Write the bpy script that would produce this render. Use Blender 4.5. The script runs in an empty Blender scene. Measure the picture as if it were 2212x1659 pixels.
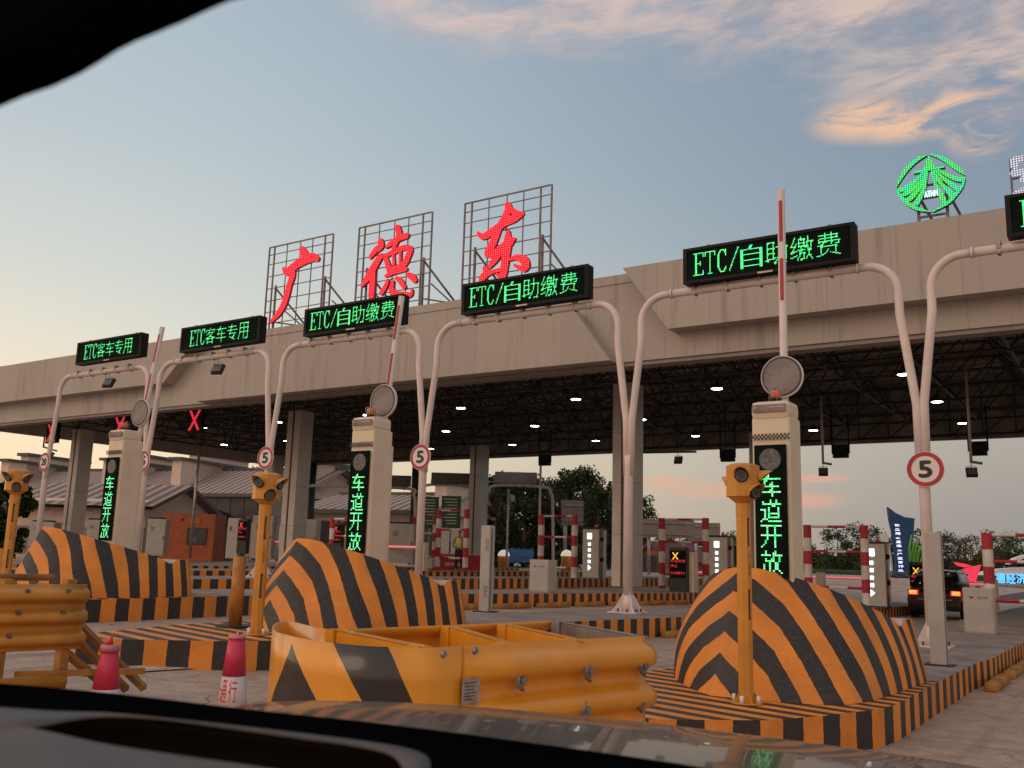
import bpy, bmesh, math, random
import numpy as np
from mathutils import Vector, Matrix
random.seed(7)
SC = bpy.context.scene
COL = SC.collection
R = math.radians
# ---------------------------------------------------------------- survey of the place
# camera 1.6 m above the lane; X along the toll canopy, Y along the lanes, Z up
EYE = Vector((0, 0, 1.6)); FOC = 2040.0; CW, CH = 2212.0, 1659.0
def _n(v): return v.normalized()
_y = _n(Vector((2474 - 1106, 1240 - 829.5, FOC)))
_x = -_n(Vector((-2022 - 1106, 1111 - 829.5, FOC)))
_x = _n(_x - _y * _x.dot(_y)); _z = _x.cross(_y)
W = Matrix((_x, _y, _z))            # rows: world axes seen in the camera (right, down, forward)
def ray(px, py): return W @ _n(Vector((px - 1106, py - 829.5, FOC)))
def atX(px, py, v): r = ray(px, py); return EYE + r * ((v - EYE.x) / r.x)
def atY(px, py, v): r = ray(px, py); return EYE + r * ((v - EYE.y) / r.y)
def atZ(px, py, v): r = ray(px, py); return EYE + r * ((v - EYE.z) / r.z)
def atD(px, py, d):                 # d = distance along the optical axis
    return EYE + W @ Vector(((px - 1106) / FOC * d, (py - 829.5) / FOC * d, d))
# ---------------------------------------------------------------- camera, light, exposure
cam = bpy.data.cameras.new('camera'); camo = bpy.data.objects.new('camera', cam); COL.objects.link(camo)
M4 = Matrix((W[0], W[1], W[2]))
bx, by, bz = W @ Vector((1, 0, 0)), W @ Vector((0, -1, 0)), W @ Vector((0, 0, -1))
camo.matrix_world = Matrix.Translation(EYE) @ Matrix((bx, by, bz)).transposed().to_4x4()
cam.sensor_width = 36; cam.lens = 36 * FOC / CW; cam.clip_start = .05; cam.clip_end = 3000
cam.dof.use_dof = True; cam.dof.focus_distance = 13; cam.dof.aperture_fstop = 11.0
SC.camera = camo
SC.view_settings.view_transform = 'Standard'; SC.view_settings.look = 'None'
SC.view_settings.exposure = 0.0; SC.view_settings.gamma = 1
SC.cycles.use_denoising = True
SC.cycles.max_bounces = 8

wd = bpy.data.worlds.new('World'); SC.world = wd; wd.use_nodes = True
nt = wd.node_tree; nt.nodes.clear()
class G:                            # tiny node-graph helper
    def __init__(s, t): s.t = t; s.n = t.nodes; s.l = t.links
    def node(s, k, **kw):
        n = s.n.new(k)
        for a, b in kw.items(): setattr(n, a, b)
        return n
    def put(s, i, v):
        if isinstance(v, bpy.types.NodeSocket): s.l.new(v, i)
        else: i.default_value = v
    def m(s, op, a, b=0.0, c=0.0, clamp=False):
        n = s.node('ShaderNodeMath', operation=op, use_clamp=clamp)
        s.put(n.inputs[0], a); s.put(n.inputs[1], b); s.put(n.inputs[2], c); return n.outputs[0]
    def ss(s, v, a, b, lo=0.0, hi=1.0):
        n = s.node('ShaderNodeMapRange', interpolation_type='SMOOTHSTEP')
        s.put(n.inputs[0], v); n.inputs[1].default_value = a; n.inputs[2].default_value = b
        n.inputs[3].default_value = lo; n.inputs[4].default_value = hi; return n.outputs[0]
    def mix(s, f, a, b, bt='MIX'):
        n = s.node('ShaderNodeMix', data_type='RGBA', blend_type=bt)
        for i, v in ((0, f), (6, a), (7, b)):
            if isinstance(v, (tuple, list)) and len(v) == 3: v = (*v, 1)
            s.put(n.inputs[i], v)
        return n.outputs[2]
    def noise(s, vec, sc, det=4, rough=.5, dist=0.0):
        n = s.node('ShaderNodeTexNoise'); s.l.new(vec, n.inputs['Vector'])
        n.inputs['Scale'].default_value = sc; n.inputs['Detail'].default_value = det
        n.inputs['Roughness'].default_value = rough; n.inputs['Distortion'].default_value = dist
        return n.outputs['Fac']
    def map(s, vec, sc=(1, 1, 1), loc=(0, 0, 0), rot=(0, 0, 0)):
        n = s.node('ShaderNodeMapping'); s.l.new(vec, n.inputs[0])
        n.inputs['Scale'].default_value = sc; n.inputs['Location'].default_value = loc; n.inputs['Rotation'].default_value = rot
        return n.outputs[0]
    def xyz(s, vec):
        n = s.node('ShaderNodeSeparateXYZ'); s.l.new(vec, n.inputs[0]); return n.outputs
def lin(r, g, b): return tuple(((c / 255) / 12.92 if c / 255 < .04045 else ((c / 255 + .055) / 1.055) ** 2.4) for c in (r, g, b))
g_ = G(nt)
tc = g_.node('ShaderNodeTexCoord'); dirv = tc.outputs['Generated']
X_, Y_, Z_ = g_.xyz(dirv)
el = g_.m('MULTIPLY', g_.m('ARCSINE', Z_), 57.2958)                    # elevation, degrees
az = g_.m('MULTIPLY', g_.m('ARCTAN2', X_, Y_), 57.2958)                # 0 = down the lanes, negative = left
west = g_.ss(az, 0.0, -62.0)                                           # evening glow lies to the left
behind = g_.ss(Y_, .25, -.35)
def ramp(fac, stops):
    n = g_.node('ShaderNodeValToRGB'); n.color_ramp.interpolation = 'B_SPLINE'
    e = n.color_ramp.elements
    while len(e) < len(stops): e.new(.5)
    for k, (p, c) in enumerate(stops): e[k].position = p; e[k].color = (*lin(*c), 1)
    g_.l.new(fac, n.inputs[0]); return n.outputs[0]
ef = g_.m('DIVIDE', el, 45.0, clamp=True)
right = ramp(ef, [(0, (150, 146, 146)), (.08, (157, 152, 149)), (.2, (186, 178, 165)), (.3, (160, 166, 168)), (.42, (136, 153, 169)), (.7, (122, 141, 165)), (1, (122, 140, 166))])
left = ramp(ef, [(0, (236, 205, 165)), (.08, (248, 226, 186)), (.2, (230, 224, 206)), (.34, (208, 214, 210)), (.52, (184, 198, 205)), (.8, (164, 180, 196)), (1, (152, 168, 188))])
sky = g_.mix(west, right, left)
sky = g_.mix(behind, sky, ramp(ef, [(0, (255, 216, 186)), (.3, (255, 220, 192)), (.7, (240, 214, 200)), (1, (216, 206, 206))]))
# clouds, lit peach from below: a sheet high overhead, thin streaks by the horizon
cz = g_.m('MAXIMUM', Z_, .05)
cm = g_.node('ShaderNodeCombineXYZ'); g_.put(cm.inputs[0], g_.m('DIVIDE', X_, cz)); g_.put(cm.inputs[1], g_.m('DIVIDE', Y_, cz))
cv = cm.outputs[0]
n1 = g_.noise(g_.map(cv, (1.0, 1.35, 1), (3.1, 1.7, 0), (0, 0, R(10))), 2.3, 9, .62, .5)
n2 = g_.noise(g_.map(cv, (1.0, 1.4, 1), (0, 9, 0), (0, 0, R(10))), 4.6, 8, .62, .8)
def blob(a0, e0, ra, re):
    a = g_.m('DIVIDE', g_.m('SUBTRACT', az, a0), ra); b = g_.m('DIVIDE', g_.m('SUBTRACT', el, e0), re)
    return g_.ss(g_.m('SQRT', g_.m('ADD', g_.m('MULTIPLY', a, a), g_.m('MULTIPLY', b, b))), 1.0, .25)
def pix(px, py):
    r = ray(px, py); return math.degrees(math.atan2(r.x, r.y)), math.degrees(math.asin(r.z))
def pblob(px, py, ra, re):
    a, e = pix(px, py); return blob(a, e, ra, re)
def mx(*v):
    o = v[0]
    for k in v[1:]: o = g_.m('MAXIMUM', o, k)
    return o
m1 = mx(pblob(1000, -5, 10, 3.2), pblob(1200, 15, 11, 4.6), pblob(1500, -10, 12, 4.2), pblob(1760, 20, 12, 5.6), pblob(1980, 70, 11, 5.2), pblob(2180, 120, 8, 4.4))
c1 = g_.m('MULTIPLY', g_.ss(n1, .36, .60), m1)
m2 = mx(pblob(1865, 258, 4.0, 1.6), pblob(1950, 268, 4.0, 1.3), pblob(2060, 245, 4.2, 1.5), pblob(2115, 275, 2.4, 2.0))
c2 = g_.m('MULTIPLY', g_.ss(n2, .36, .56), m2)
m3 = mx(pblob(1440, 1040, 2.6, .45), pblob(1530, 1060, 4.2, .6), pblob(1745, 1082, 2.8, .6), pblob(1760, 1032, 2.6, .4))
n3 = g_.noise(g_.map(dirv, (1, 1, 7), (0, 0, 2)), 7.0, 5, .55, .6)
c3 = g_.m('MULTIPLY', g_.ss(n3, .30, .5), m3)
sky = g_.mix(g_.m('MULTIPLY', c1, .8), sky, g_.mix(g_.ss(n2, .3, .62), lin(166, 162, 168), lin(230, 200, 184)))
sky = g_.mix(g_.m('MULTIPLY', c2, .85), sky, lin(246, 198, 160))
sky = g_.mix(g_.m('MULTIPLY', c3, .6), sky, lin(232, 170, 146))
nsk = g_.node('ShaderNodeTexSky', sky_type='NISHITA', sun_disc=False, sun_elevation=R(2.0), sun_rotation=R(-75), air_density=1.0, dust_density=2.0)
bgA = g_.node('ShaderNodeBackground'); g_.l.new(sky, bgA.inputs[0]); bgA.inputs[1].default_value = .98
bgB = g_.node('ShaderNodeBackground'); g_.l.new(nsk.outputs[0], bgB.inputs[0]); bgB.inputs[1].default_value = .012
addn = g_.node('ShaderNodeAddShader'); g_.l.new(bgA.outputs[0], addn.inputs[0]); g_.l.new(bgB.outputs[0], addn.inputs[1])
wo = g_.node('ShaderNodeOutputWorld'); g_.l.new(addn.outputs[0], wo.inputs[0])
sun = bpy.data.lights.new('sun', 'SUN'); sun.energy = .5; sun.angle = R(30); sun.color = (1, .74, .56)
so = bpy.data.objects.new('sun', sun); COL.objects.link(so); so.rotation_euler = (R(62), 0, R(-38))   # soft last light from behind left
# ---------------------------------------------------------------- materials
MAT = {}
def new_mat(name):
    m = bpy.data.materials.new(name); m.use_nodes = True; MAT[name] = m
    t = m.node_tree; g = G(t); return m, g, t.nodes['Principled BSDF']
def mat(name, col, rough=.6, metal=0.0, var=.14, sc=3.0, bump=.0, spec=.5, dirt=0.0, coat=0.0):
    m, g, b = new_mat(name)
    c = g.node('ShaderNodeTexCoord').outputs['Object']
    n = g.noise(c, sc, 6, .6); n2 = g.noise(g.map(c, (1, 1, .35)), sc * .35, 4, .6)
    dark = tuple(x * (1 - var * 1.6) for x in col); lite = tuple(min(1, x * (1 + var)) for x in col)
    f = g.mix(g.ss(n, .3, .7), dark, lite)
    if dirt: f = g.mix(g.m('MULTIPLY', g.ss(n2, .5, .72), dirt), f, (.10, .075, .055))
    g.l.new(f, b.inputs['Base Color'])
    g.put(b.inputs['Roughness'], g.ss(n2, .2, .8, max(.03, rough - .1), min(1, rough + .1)))
    b.inputs['Metallic'].default_value = metal; b.inputs['Specular IOR Level'].default_value = spec
    b.inputs['Coat Weight'].default_value = coat
    if bump:
        bn = g.node('ShaderNodeBump'); bn.inputs['Strength'].default_value = bump; bn.inputs['Distance'].default_value = .02
        g.l.new(g.noise(c, sc * 8, 5, .6), bn.inputs['Height']); g.l.new(bn.outputs[0], b.inputs['Normal'])
    return m
def emis(name, col, st, base=(.02, .02, .02)):
    m, g, b = new_mat(name)
    b.inputs['Base Color'].default_value = (*base, 1); b.inputs['Emission Color'].default_value = (*col, 1)
    b.inputs['Emission Strength'].default_value = st; return m
ORANGE = (.76, .268, .04); BLACK = (.030, .027, .024); YELLOW = (.66, .27, .03)
def stripe_mat(name, a=ORANGE, b_=BLACK, rough=.55, edge=.02, wear=.5, duty=.5):
    m, g, b = new_mat(name)
    t = g.node('ShaderNodeTexCoord'); u, v, w = g.xyz(t.outputs['UV'])
    o = t.outputs['Object']
    nz = g.noise(o, 9, 4, .6); ph = g.m('ADD', u, g.m('MULTIPLY', g.m('SUBTRACT', nz, .5), .12))
    fr = g.m('FRACT', g.m('MULTIPLY', g.m('ADD', ph, 99.5), .5))
    tri = g.m('ABSOLUTE', g.m('SUBTRACT', fr, .5))          # 0..0.5
    f = g.ss(tri, .5 - duty * .5 - edge * .25, .5 - duty * .5 + edge * .25)
    big = g.noise(o, 1.6, 5, .62); sm = g.noise(o, 22, 4, .6)
    oc = g.mix(g.ss(big, .3, .72), tuple(x * .82 for x in a), tuple(min(1, x * 1.12) for x in a))
    oc = g.mix(g.m('MULTIPLY', g.ss(g.noise(o, 4.2, 6, .7), .56, .74), wear * .9), oc, (.44, .18, .075))
    oc = g.mix(g.m('MULTIPLY', g.ss(g.noise(g.map(o, (1, 1, 1), (5, 3, 1)), 2.6, 6, .7), .62, .76), wear * .7), oc, (.13, .07, .045))
    chip = g.m('MULTIPLY', g.ss(g.noise(g.map(o, (1, 1, 1), (2, 8, 5)), 26, 5, .7), .63, .68), g.ss(big, .45, .65))
    scuff = g.m('MULTIPLY', g.ss(g.noise(g.map(o, (1.2, 1.2, 9)), 2.4, 6, .7), .60, .70), .5 * wear)
    oc = g.mix(g.m('MULTIPLY', chip, wear * 1.6, clamp=True), oc, (.42, .33, .27)); oc = g.mix(scuff, oc, (.16, .08, .05))
    bc = g.mix(g.ss(sm, .3, .75), b_, tuple(x * 1.7 for x in b_))
    bc = g.mix(g.m('MULTIPLY', g.ss(big, .5, .8), .35), bc, (.055, .045, .038)); bc = g.mix(g.m('MULTIPLY', chip, wear * 1.3, clamp=True), bc, (.24, .19, .16)); b.inputs['Specular IOR Level'].default_value = .35
    g.l.new(g.mix(f, bc, oc), b.inputs['Base Color'])
    g.put(b.inputs['Roughness'], g.ss(big, .2, .8, rough - .12, rough + .15))
    bn = g.node('ShaderNodeBump'); bn.inputs['Strength'].default_value = .25; bn.inputs['Distance'].default_value = .01
    g.l.new(g.noise(o, 30, 5, .65), bn.inputs['Height']); g.l.new(bn.outputs[0], b.inputs['Normal'])
    return m
stripe_mat('stripes'); stripe_mat('redwhite', (.62, .6, .57), (.30, .02, .03), .45, wear=.15); stripe_mat('faded', (.44, .2, .07), (.055, .05, .045), wear=1.0)
mat('orange_paint', (.62, .22, .035), .5, var=.1, dirt=.15); mat('yellow_steel', (.78, .32, .024), .33, var=.08, sc=2, dirt=.12, coat=.25)
mat('yellow_paint', (.60, .26, .03), .42, var=.1, dirt=.3, coat=.1)
mat('old_yellow', (.42, .19, .03), .6, var=.2, dirt=.7, sc=6)
mat('white_pole', (.68, .59, .55), .42, var=.07, sc=1.5, dirt=.12)
mat('cream', (.70, .60, .45), .45, var=.05, sc=2, dirt=.12)
mat('grey_cabinet', (.34, .33, .30), .45, var=.07, dirt=.12); mat('pale_cabinet', (.40, .37, .345), .45, var=.06, dirt=.1)
mat('dark_metal', (.03, .032, .034), .45, .3, var=.2); mat('black_plastic', (.010, .011, .010), .6, spec=.2); mat('screen', (.006, .012, .009), .8, spec=.05)
mat('steel', (.33, .31, .30), .42, .7, var=.2, dirt=.4); mat('frame_steel', (.22, .175, .17), .6, .3, var=.2)
mat('truss', (.045, .045, .042), .6, .1, var=.25); mat('deck', (.26, .24, .20), .75, var=.25, sc=.8)
mat('concrete_bare', (.50, .40, .34), .85, var=.15, bump=.3); mat('col_panel', (.50, .48, .45), .5, var=.06, sc=1)
mat('col_red', (.13, .055, .045), .5); mat('red_paint', (.42, .03, .05), .5); mat('white_paint', (.72, .69, .66), .45, var=.05)
mat('black_mark', (.02, .02, .025), .5); mat('cone_red', (.62, .035, .085), .45, var=.12, dirt=.2); mat('cone_pink', (.62, .2, .22), .5)
mat('cone_white', (.62, .56, .54), .4, dirt=.2); mat('orange_booth', (.42, .10, .035), .55, dirt=.2); mat('glass_dark', (.02, .022, .022), .1)
mat('beacon_orange', (.75, .16, .03), .25, coat=.4); mat('grey_lens', (.12, .12, .12), .3, sc=40, var=.4)
mat('disc_face', (.20, .175, .17), .35, var=.25, sc=3); mat('rim_dark', (.04, .045, .06), .4)
mat('car_paint', (.03, .012, .012), .18, .3, var=.05, coat=.8); mat('car_glass', (.015, .016, .018), .06)
mat('tyre', (.015, .015, .015), .8); mat('hood_paint', (.055, .044, .038), .3, .2, var=.04, sc=1, coat=.42); MAT['hood_paint'].node_tree.nodes['Principled BSDF'].inputs['Coat Roughness'].default_value = .04
mat('dash', (.10, .088, .082), .75, var=.05, sc=30, bump=.15); mat('dash_black', (.003, .003, .003), 1, spec=0); mat('dash_dark', (.010, .008, .007), 1, spec=0)
mat('plaster', (.66, .53, .45), .8, var=.08); mat('window_dark', (.05, .045, .05), .25); mat('trim_dark', (.09, .085, .08), .6)
mat('sign_back', (.24, .20, .18), .55, var=.08); mat('sign_green', (.02, .12, .06), .5); mat('kiosk_body', (.58, .57, .53), .45, var=.05)
mat('kiosk_orange', (.35, .10, .04), .5); mat('kiosk_blue', (.06, .12, .22), .4); mat('brick_orange', (.42, .13, .06), .8, var=.25, sc=8)
mat('roof_brown', (.14, .06, .05), .8); mat('blue_sign', (.015, .07, .20), .45); mat('tarp_blue', (.05, .16, .38), .6, var=.25, sc=5)
mat('coral_green', (.10, .38, .04), .5); mat('skin', (.35, .19, .13), .6); mat('vest', (.55, .72, .09), .6); mat('navy_cloth', (.02, .02, .03), .9)
mat('hair', (.015, .012, .01), .7); mat('banner_red', (.42, .02, .035), .6); mat('bark', (.10, .075, .055), .9, bump=.4); mat('hedge', (.03, .07, .03), .9, var=.4, sc=6)
mat('white_car', (.62, .6, .58), .3); mat('bolt', (.16, .13, .11), .5, .6); mat('plate', (.42, .36, .32), .4, .4, var=.2, sc=25)
mat('fence_green', (.02, .06, .035), .7, var=.3); mat('barrier_pale', (.5, .43, .37), .7)
def leafmat(name, a, b_):
    m, g, b = new_mat(name)
    c = g.node('ShaderNodeTexCoord').outputs['Object']
    g.l.new(g.mix(g.ss(g.noise(c, .9, 4, .6), .3, .7), a, b_), b.inputs['Base Color']); b.inputs['Roughness'].default_value = .75
    b.inputs['Specular IOR Level'].default_value = .2
leafmat('leaf_dark', (.018, .032, .014), (.05, .075, .03)); leafmat('leaf_mid', (.035, .06, .02), (.085, .11, .04)); leafmat('leaf_yellow', (.10, .09, .02), (.16, .13, .04)); leafmat('leaf_red', (.08, .04, .02), (.05, .06, .025))
emis('led_green', (.03, 1, .22), 1.6); emis('led_cyan', (.02, .9, .6), 1.4); emis('led_lime', (.25, 1, .1), 1.4)
emis('led_bright', (.25, 1.0, .45), 1.6); emis('led_red', (1, .03, .06), 1.3); emis('led_amber', (1, .42, .02), 1.6); emis('led_white', (.78, .8, 1), 1.25)
emis('lamp_white', (1, .96, .90), 26); emis('panel_white', (.95, .97, 1), 2.2); emis('tail_red', (1, .03, .03), 1.5); emis('tail_amber', (1, .45, .06), 2.2)
emis('led_blue', (.12, .5, 1), 1.4); emis('red_tube', (1, .12, .16), 1.4); emis('red_logo', (1, .04, .10), .9); emis('lamp_cream', (1, .9, .72), .45, (.5, .45, .38))
# red dot-matrix face of the big rooftop characters
m, g, b = new_mat('letter_face')
c = g.node('ShaderNodeTexCoord').outputs['Object']; x, y, z = g.xyz(c)
def dots(g, x, z, pitch, r0, r1):
    fx = g.m('SUBTRACT', g.m('FRACT', g.m('DIVIDE', x, pitch)), .5); fz = g.m('SUBTRACT', g.m('FRACT', g.m('DIVIDE', z, pitch)), .5)
    return g.ss(g.m('SQRT', g.m('ADD', g.m('MULTIPLY', fx, fx), g.m('MULTIPLY', fz, fz))), r1, r0)
d = dots(g, x, z, .085, .28, .5)
b.inputs['Base Color'].default_value = (.03, .0, .0, 1); b.inputs['Specular IOR Level'].default_value = 0
g.l.new(g.mix(d, (.70, .003, .012), (1, .085, .10)), b.inputs['Emission Color']); b.inputs['Emission Strength'].default_value = 1.2
m, g, b = new_mat('emblem_face')
c = g.node('ShaderNodeTexCoord').outputs['Object']; x, y, z = g.xyz(c)
d = dots(g, x, z, .055, .3, .48); nn = g.noise(c, 2.2, 3, .5)
b.inputs['Base Color'].default_value = (.0, .05, .02, 1)
g.l.new(g.mix(d, (.0, .22, .03), g.mix(g.ss(nn, .4, .6), (.05, .95, .45), (.10, 1, .12))), b.inputs['Emission Color']); b.inputs['Emission Strength'].default_value = 1.25
m, g, b = new_mat('white_dot_face')
c = g.node('ShaderNodeTexCoord').outputs['Object']; x, y, z = g.xyz(c)
d = dots(g, x, z, .06, .28, .45)
b.inputs['Base Color'].default_value = (.1, .1, .12, 1)
g.l.new(g.mix(d, (.10, .10, .18), (.9, .92, 1)), b.inputs['Emission Color']); b.inputs['Emission Strength'].default_value = .9
# fascia sheeting: beige panels with joints and rain streaks
m, g, b = new_mat('fascia')
o = g.node('ShaderNodeTexCoord').outputs['Object']; x, y, z = g.xyz(o)
st = g.noise(g.map(o, (1.3, 1.3, .10)), 2.2, 6, .65); pn = g.node('ShaderNodeTexWhiteNoise', noise_dimensions='1D'); g.put(pn.inputs[1], g.m('FLOOR', g.m('DIVIDE', x, 1.62)))
base = g.mix(pn.outputs[0], (.378, .340, .302), (.418, .376, .334))
base = g.mix(g.m('MULTIPLY', g.ss(st, .50, .70), .55), base, (.235, .195, .16))
jf = g.m('ABSOLUTE', g.m('SUBTRACT', g.m('FRACT', g.m('DIVIDE', x, 1.62)), .5)); base = g.mix(g.m('MULTIPLY', g.ss(jf, .490, .496), .55), base, (.26, .2, .17))
g.l.new(base, b.inputs['Base Color']); b.inputs['Roughness'].default_value = .55; b.inputs['Specular IOR Level'].default_value = .3
# road concrete
m, g, b = new_mat('road_concrete')
o = g.node('ShaderNodeTexCoord').outputs['Object']; x, y, z = g.xyz(o)
a1 = g.noise(o, .35, 8, .65); a2 = g.noise(o, 3.2, 8, .7, .4); a3 = g.noise(g.map(o, (3, .22, 1)), 1.0, 6, .6); a4 = g.noise(o, 38, 3, .6)
base = g.mix(g.ss(a2, .3, .7), (.36, .25, .18), (.52, .38, .28))
base = g.mix(g.m('MULTIPLY', g.ss(a3, .48, .68), .5), base, (.20, .13, .09))
base = g.mix(g.m('MULTIPLY', g.ss(g.noise(g.map(o, (1.6, .7, 1), (7, 2, 0)), .9, 7, .7, .3), .55, .70), .55), base, (.12, .085, .065))
base = g.mix(g.m('MULTIPLY', g.ss(a1, .45, .7), .4), base, (.54, .42, .32))
base = g.mix(g.m('MULTIPLY', g.ss(a4, .35, .5, 1, 0), .5), base, (.13, .10, .08))
jx = g.m('ABSOLUTE', g.m('SUBTRACT', g.m('FRACT', g.m('DIVIDE', g.m('ADD', x, .35), 5.45)), .5)); jy = g.m('ABSOLUTE', g.m('SUBTRACT', g.m('FRACT', g.m('DIVIDE', y, 5.0)), .5))
cr = g.node('ShaderNodeTexVoronoi', feature='DISTANCE_TO_EDGE'); g.l.new(g.map(o, (1, 1, 1)), cr.inputs['Vector']); cr.inputs['Scale'].default_value = .45
dd = g.node('ShaderNodeVectorMath', operation='ADD'); g.l.new(o, dd.inputs[0]); nv = g.node('ShaderNodeTexNoise'); nv.inputs['Scale'].default_value = 2; g.l.new(o, nv.inputs[0]); g.l.new(nv.outputs['Color'], dd.inputs[1]); g.l.new(dd.outputs[0], cr.inputs['Vector'])
jt = g.m('MAXIMUM', g.m('MAXIMUM', g.ss(jx, .4975, .499), g.ss(jy, .4975, .499)), g.m('MULTIPLY', g.ss(cr.outputs['Distance'], .012, .003), g.ss(a1, .45, .6)))
base = g.mix(g.m('MULTIPLY', jt, .8), base, (.07, .05, .04))
g.l.new(base, b.inputs['Base Color']); g.put(b.inputs['Roughness'], g.ss(a3, .3, .7, .55, .9))
bn = g.node('ShaderNodeBump'); bn.inputs['Strength'].default_value = .5; bn.inputs['Distance'].default_value = .015
g.l.new(a4, bn.inputs['Height']); g.l.new(bn.outputs[0], b.inputs['Normal'])
mat('island_top', (.26, .21, .18), .8, var=.18, sc=2.2, bump=.3, dirt=.4); mat('road_paint', (.55, .46, .38), .7, var=.2, sc=12, dirt=.5)
mat('asphalt', (.06, .055, .05), .85, var=.2)
# tiled roof
m, g, b = new_mat('roof_tile')
o = g.node('ShaderNodeTexCoord').outputs['UV']; u, v, w = g.xyz(o)
wv = g.m('SINE', g.m('MULTIPLY', u, 9)); wr = g.m('FRACT', g.m('MULTIPLY', v, 3.2))
f = g.m('MULTIPLY', g.ss(wv, -.6, .5), g.ss(wr, 0, .35))
nn = g.noise(o, 1.2, 5, .6)
g.l.new(g.mix(f, (.16, .115, .095), g.mix(nn, (.40, .31, .26), (.54, .42, .35))), b.inputs['Base Color']); b.inputs['Roughness'].default_value = .85

# rolled steel of the cushion nose: yellow with black painted triangle and slanted bar (UV = metres along, metres down)
def cushion_mat(a0, b0, b1, a1, a2, c1_, c2_, hv):
    m, g, b = new_mat('cushion_paint'); t = g.node('ShaderNodeTexCoord'); u, v, w = g.xyz(t.outputs['UV']); o = t.outputs['Object']
    u = g.m('ADD', u, g.m('MULTIPLY', g.m('SUBTRACT', g.noise(o, 14, 3, .6), .5), .006))
    def line(p0, p1): return g.m('ADD', p0, g.m('MULTIPLY', v, (p1 - p0) / hv))
    def right_of(l): return g.ss(g.m('SUBTRACT', u, l), -.002, .002)
    par = g.m('MULTIPLY', right_of(line(a1, c1_)), g.m('SUBTRACT', 1.0, right_of(line(a2, c2_))))
    tri = g.m('MULTIPLY', g.m('MULTIPLY', right_of(g.m('ADD', a0, g.m('MULTIPLY', g.m('SUBTRACT', v, .03), (b0 - a0) / (hv - .03)))), g.m('SUBTRACT', 1.0, right_of(g.m('ADD', a0, g.m('MULTIPLY', g.m('SUBTRACT', v, .03), (b1 - a0) / (hv - .03)))))), g.ss(v, .028, .034))
    f = g.m('MAXIMUM', par, tri); n = g.noise(o, 2.5, 5, .6); n2 = g.noise(g.map(o, (6, 6, .4)), 2.0, 5, .65)
    yel = g.mix(g.ss(n, .3, .7), (.68, .27, .016), (.80, .34, .024)); yel = g.mix(g.m('MULTIPLY', g.ss(n2, .55, .72), .35), yel, (.34, .13, .03))
    g.l.new(g.mix(f, yel, (.022, .02, .018)), b.inputs['Base Color']); g.put(b.inputs['Roughness'], g.ss(n, .2, .8, .26, .42)); b.inputs['Coat Weight'].default_value = .25
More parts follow.
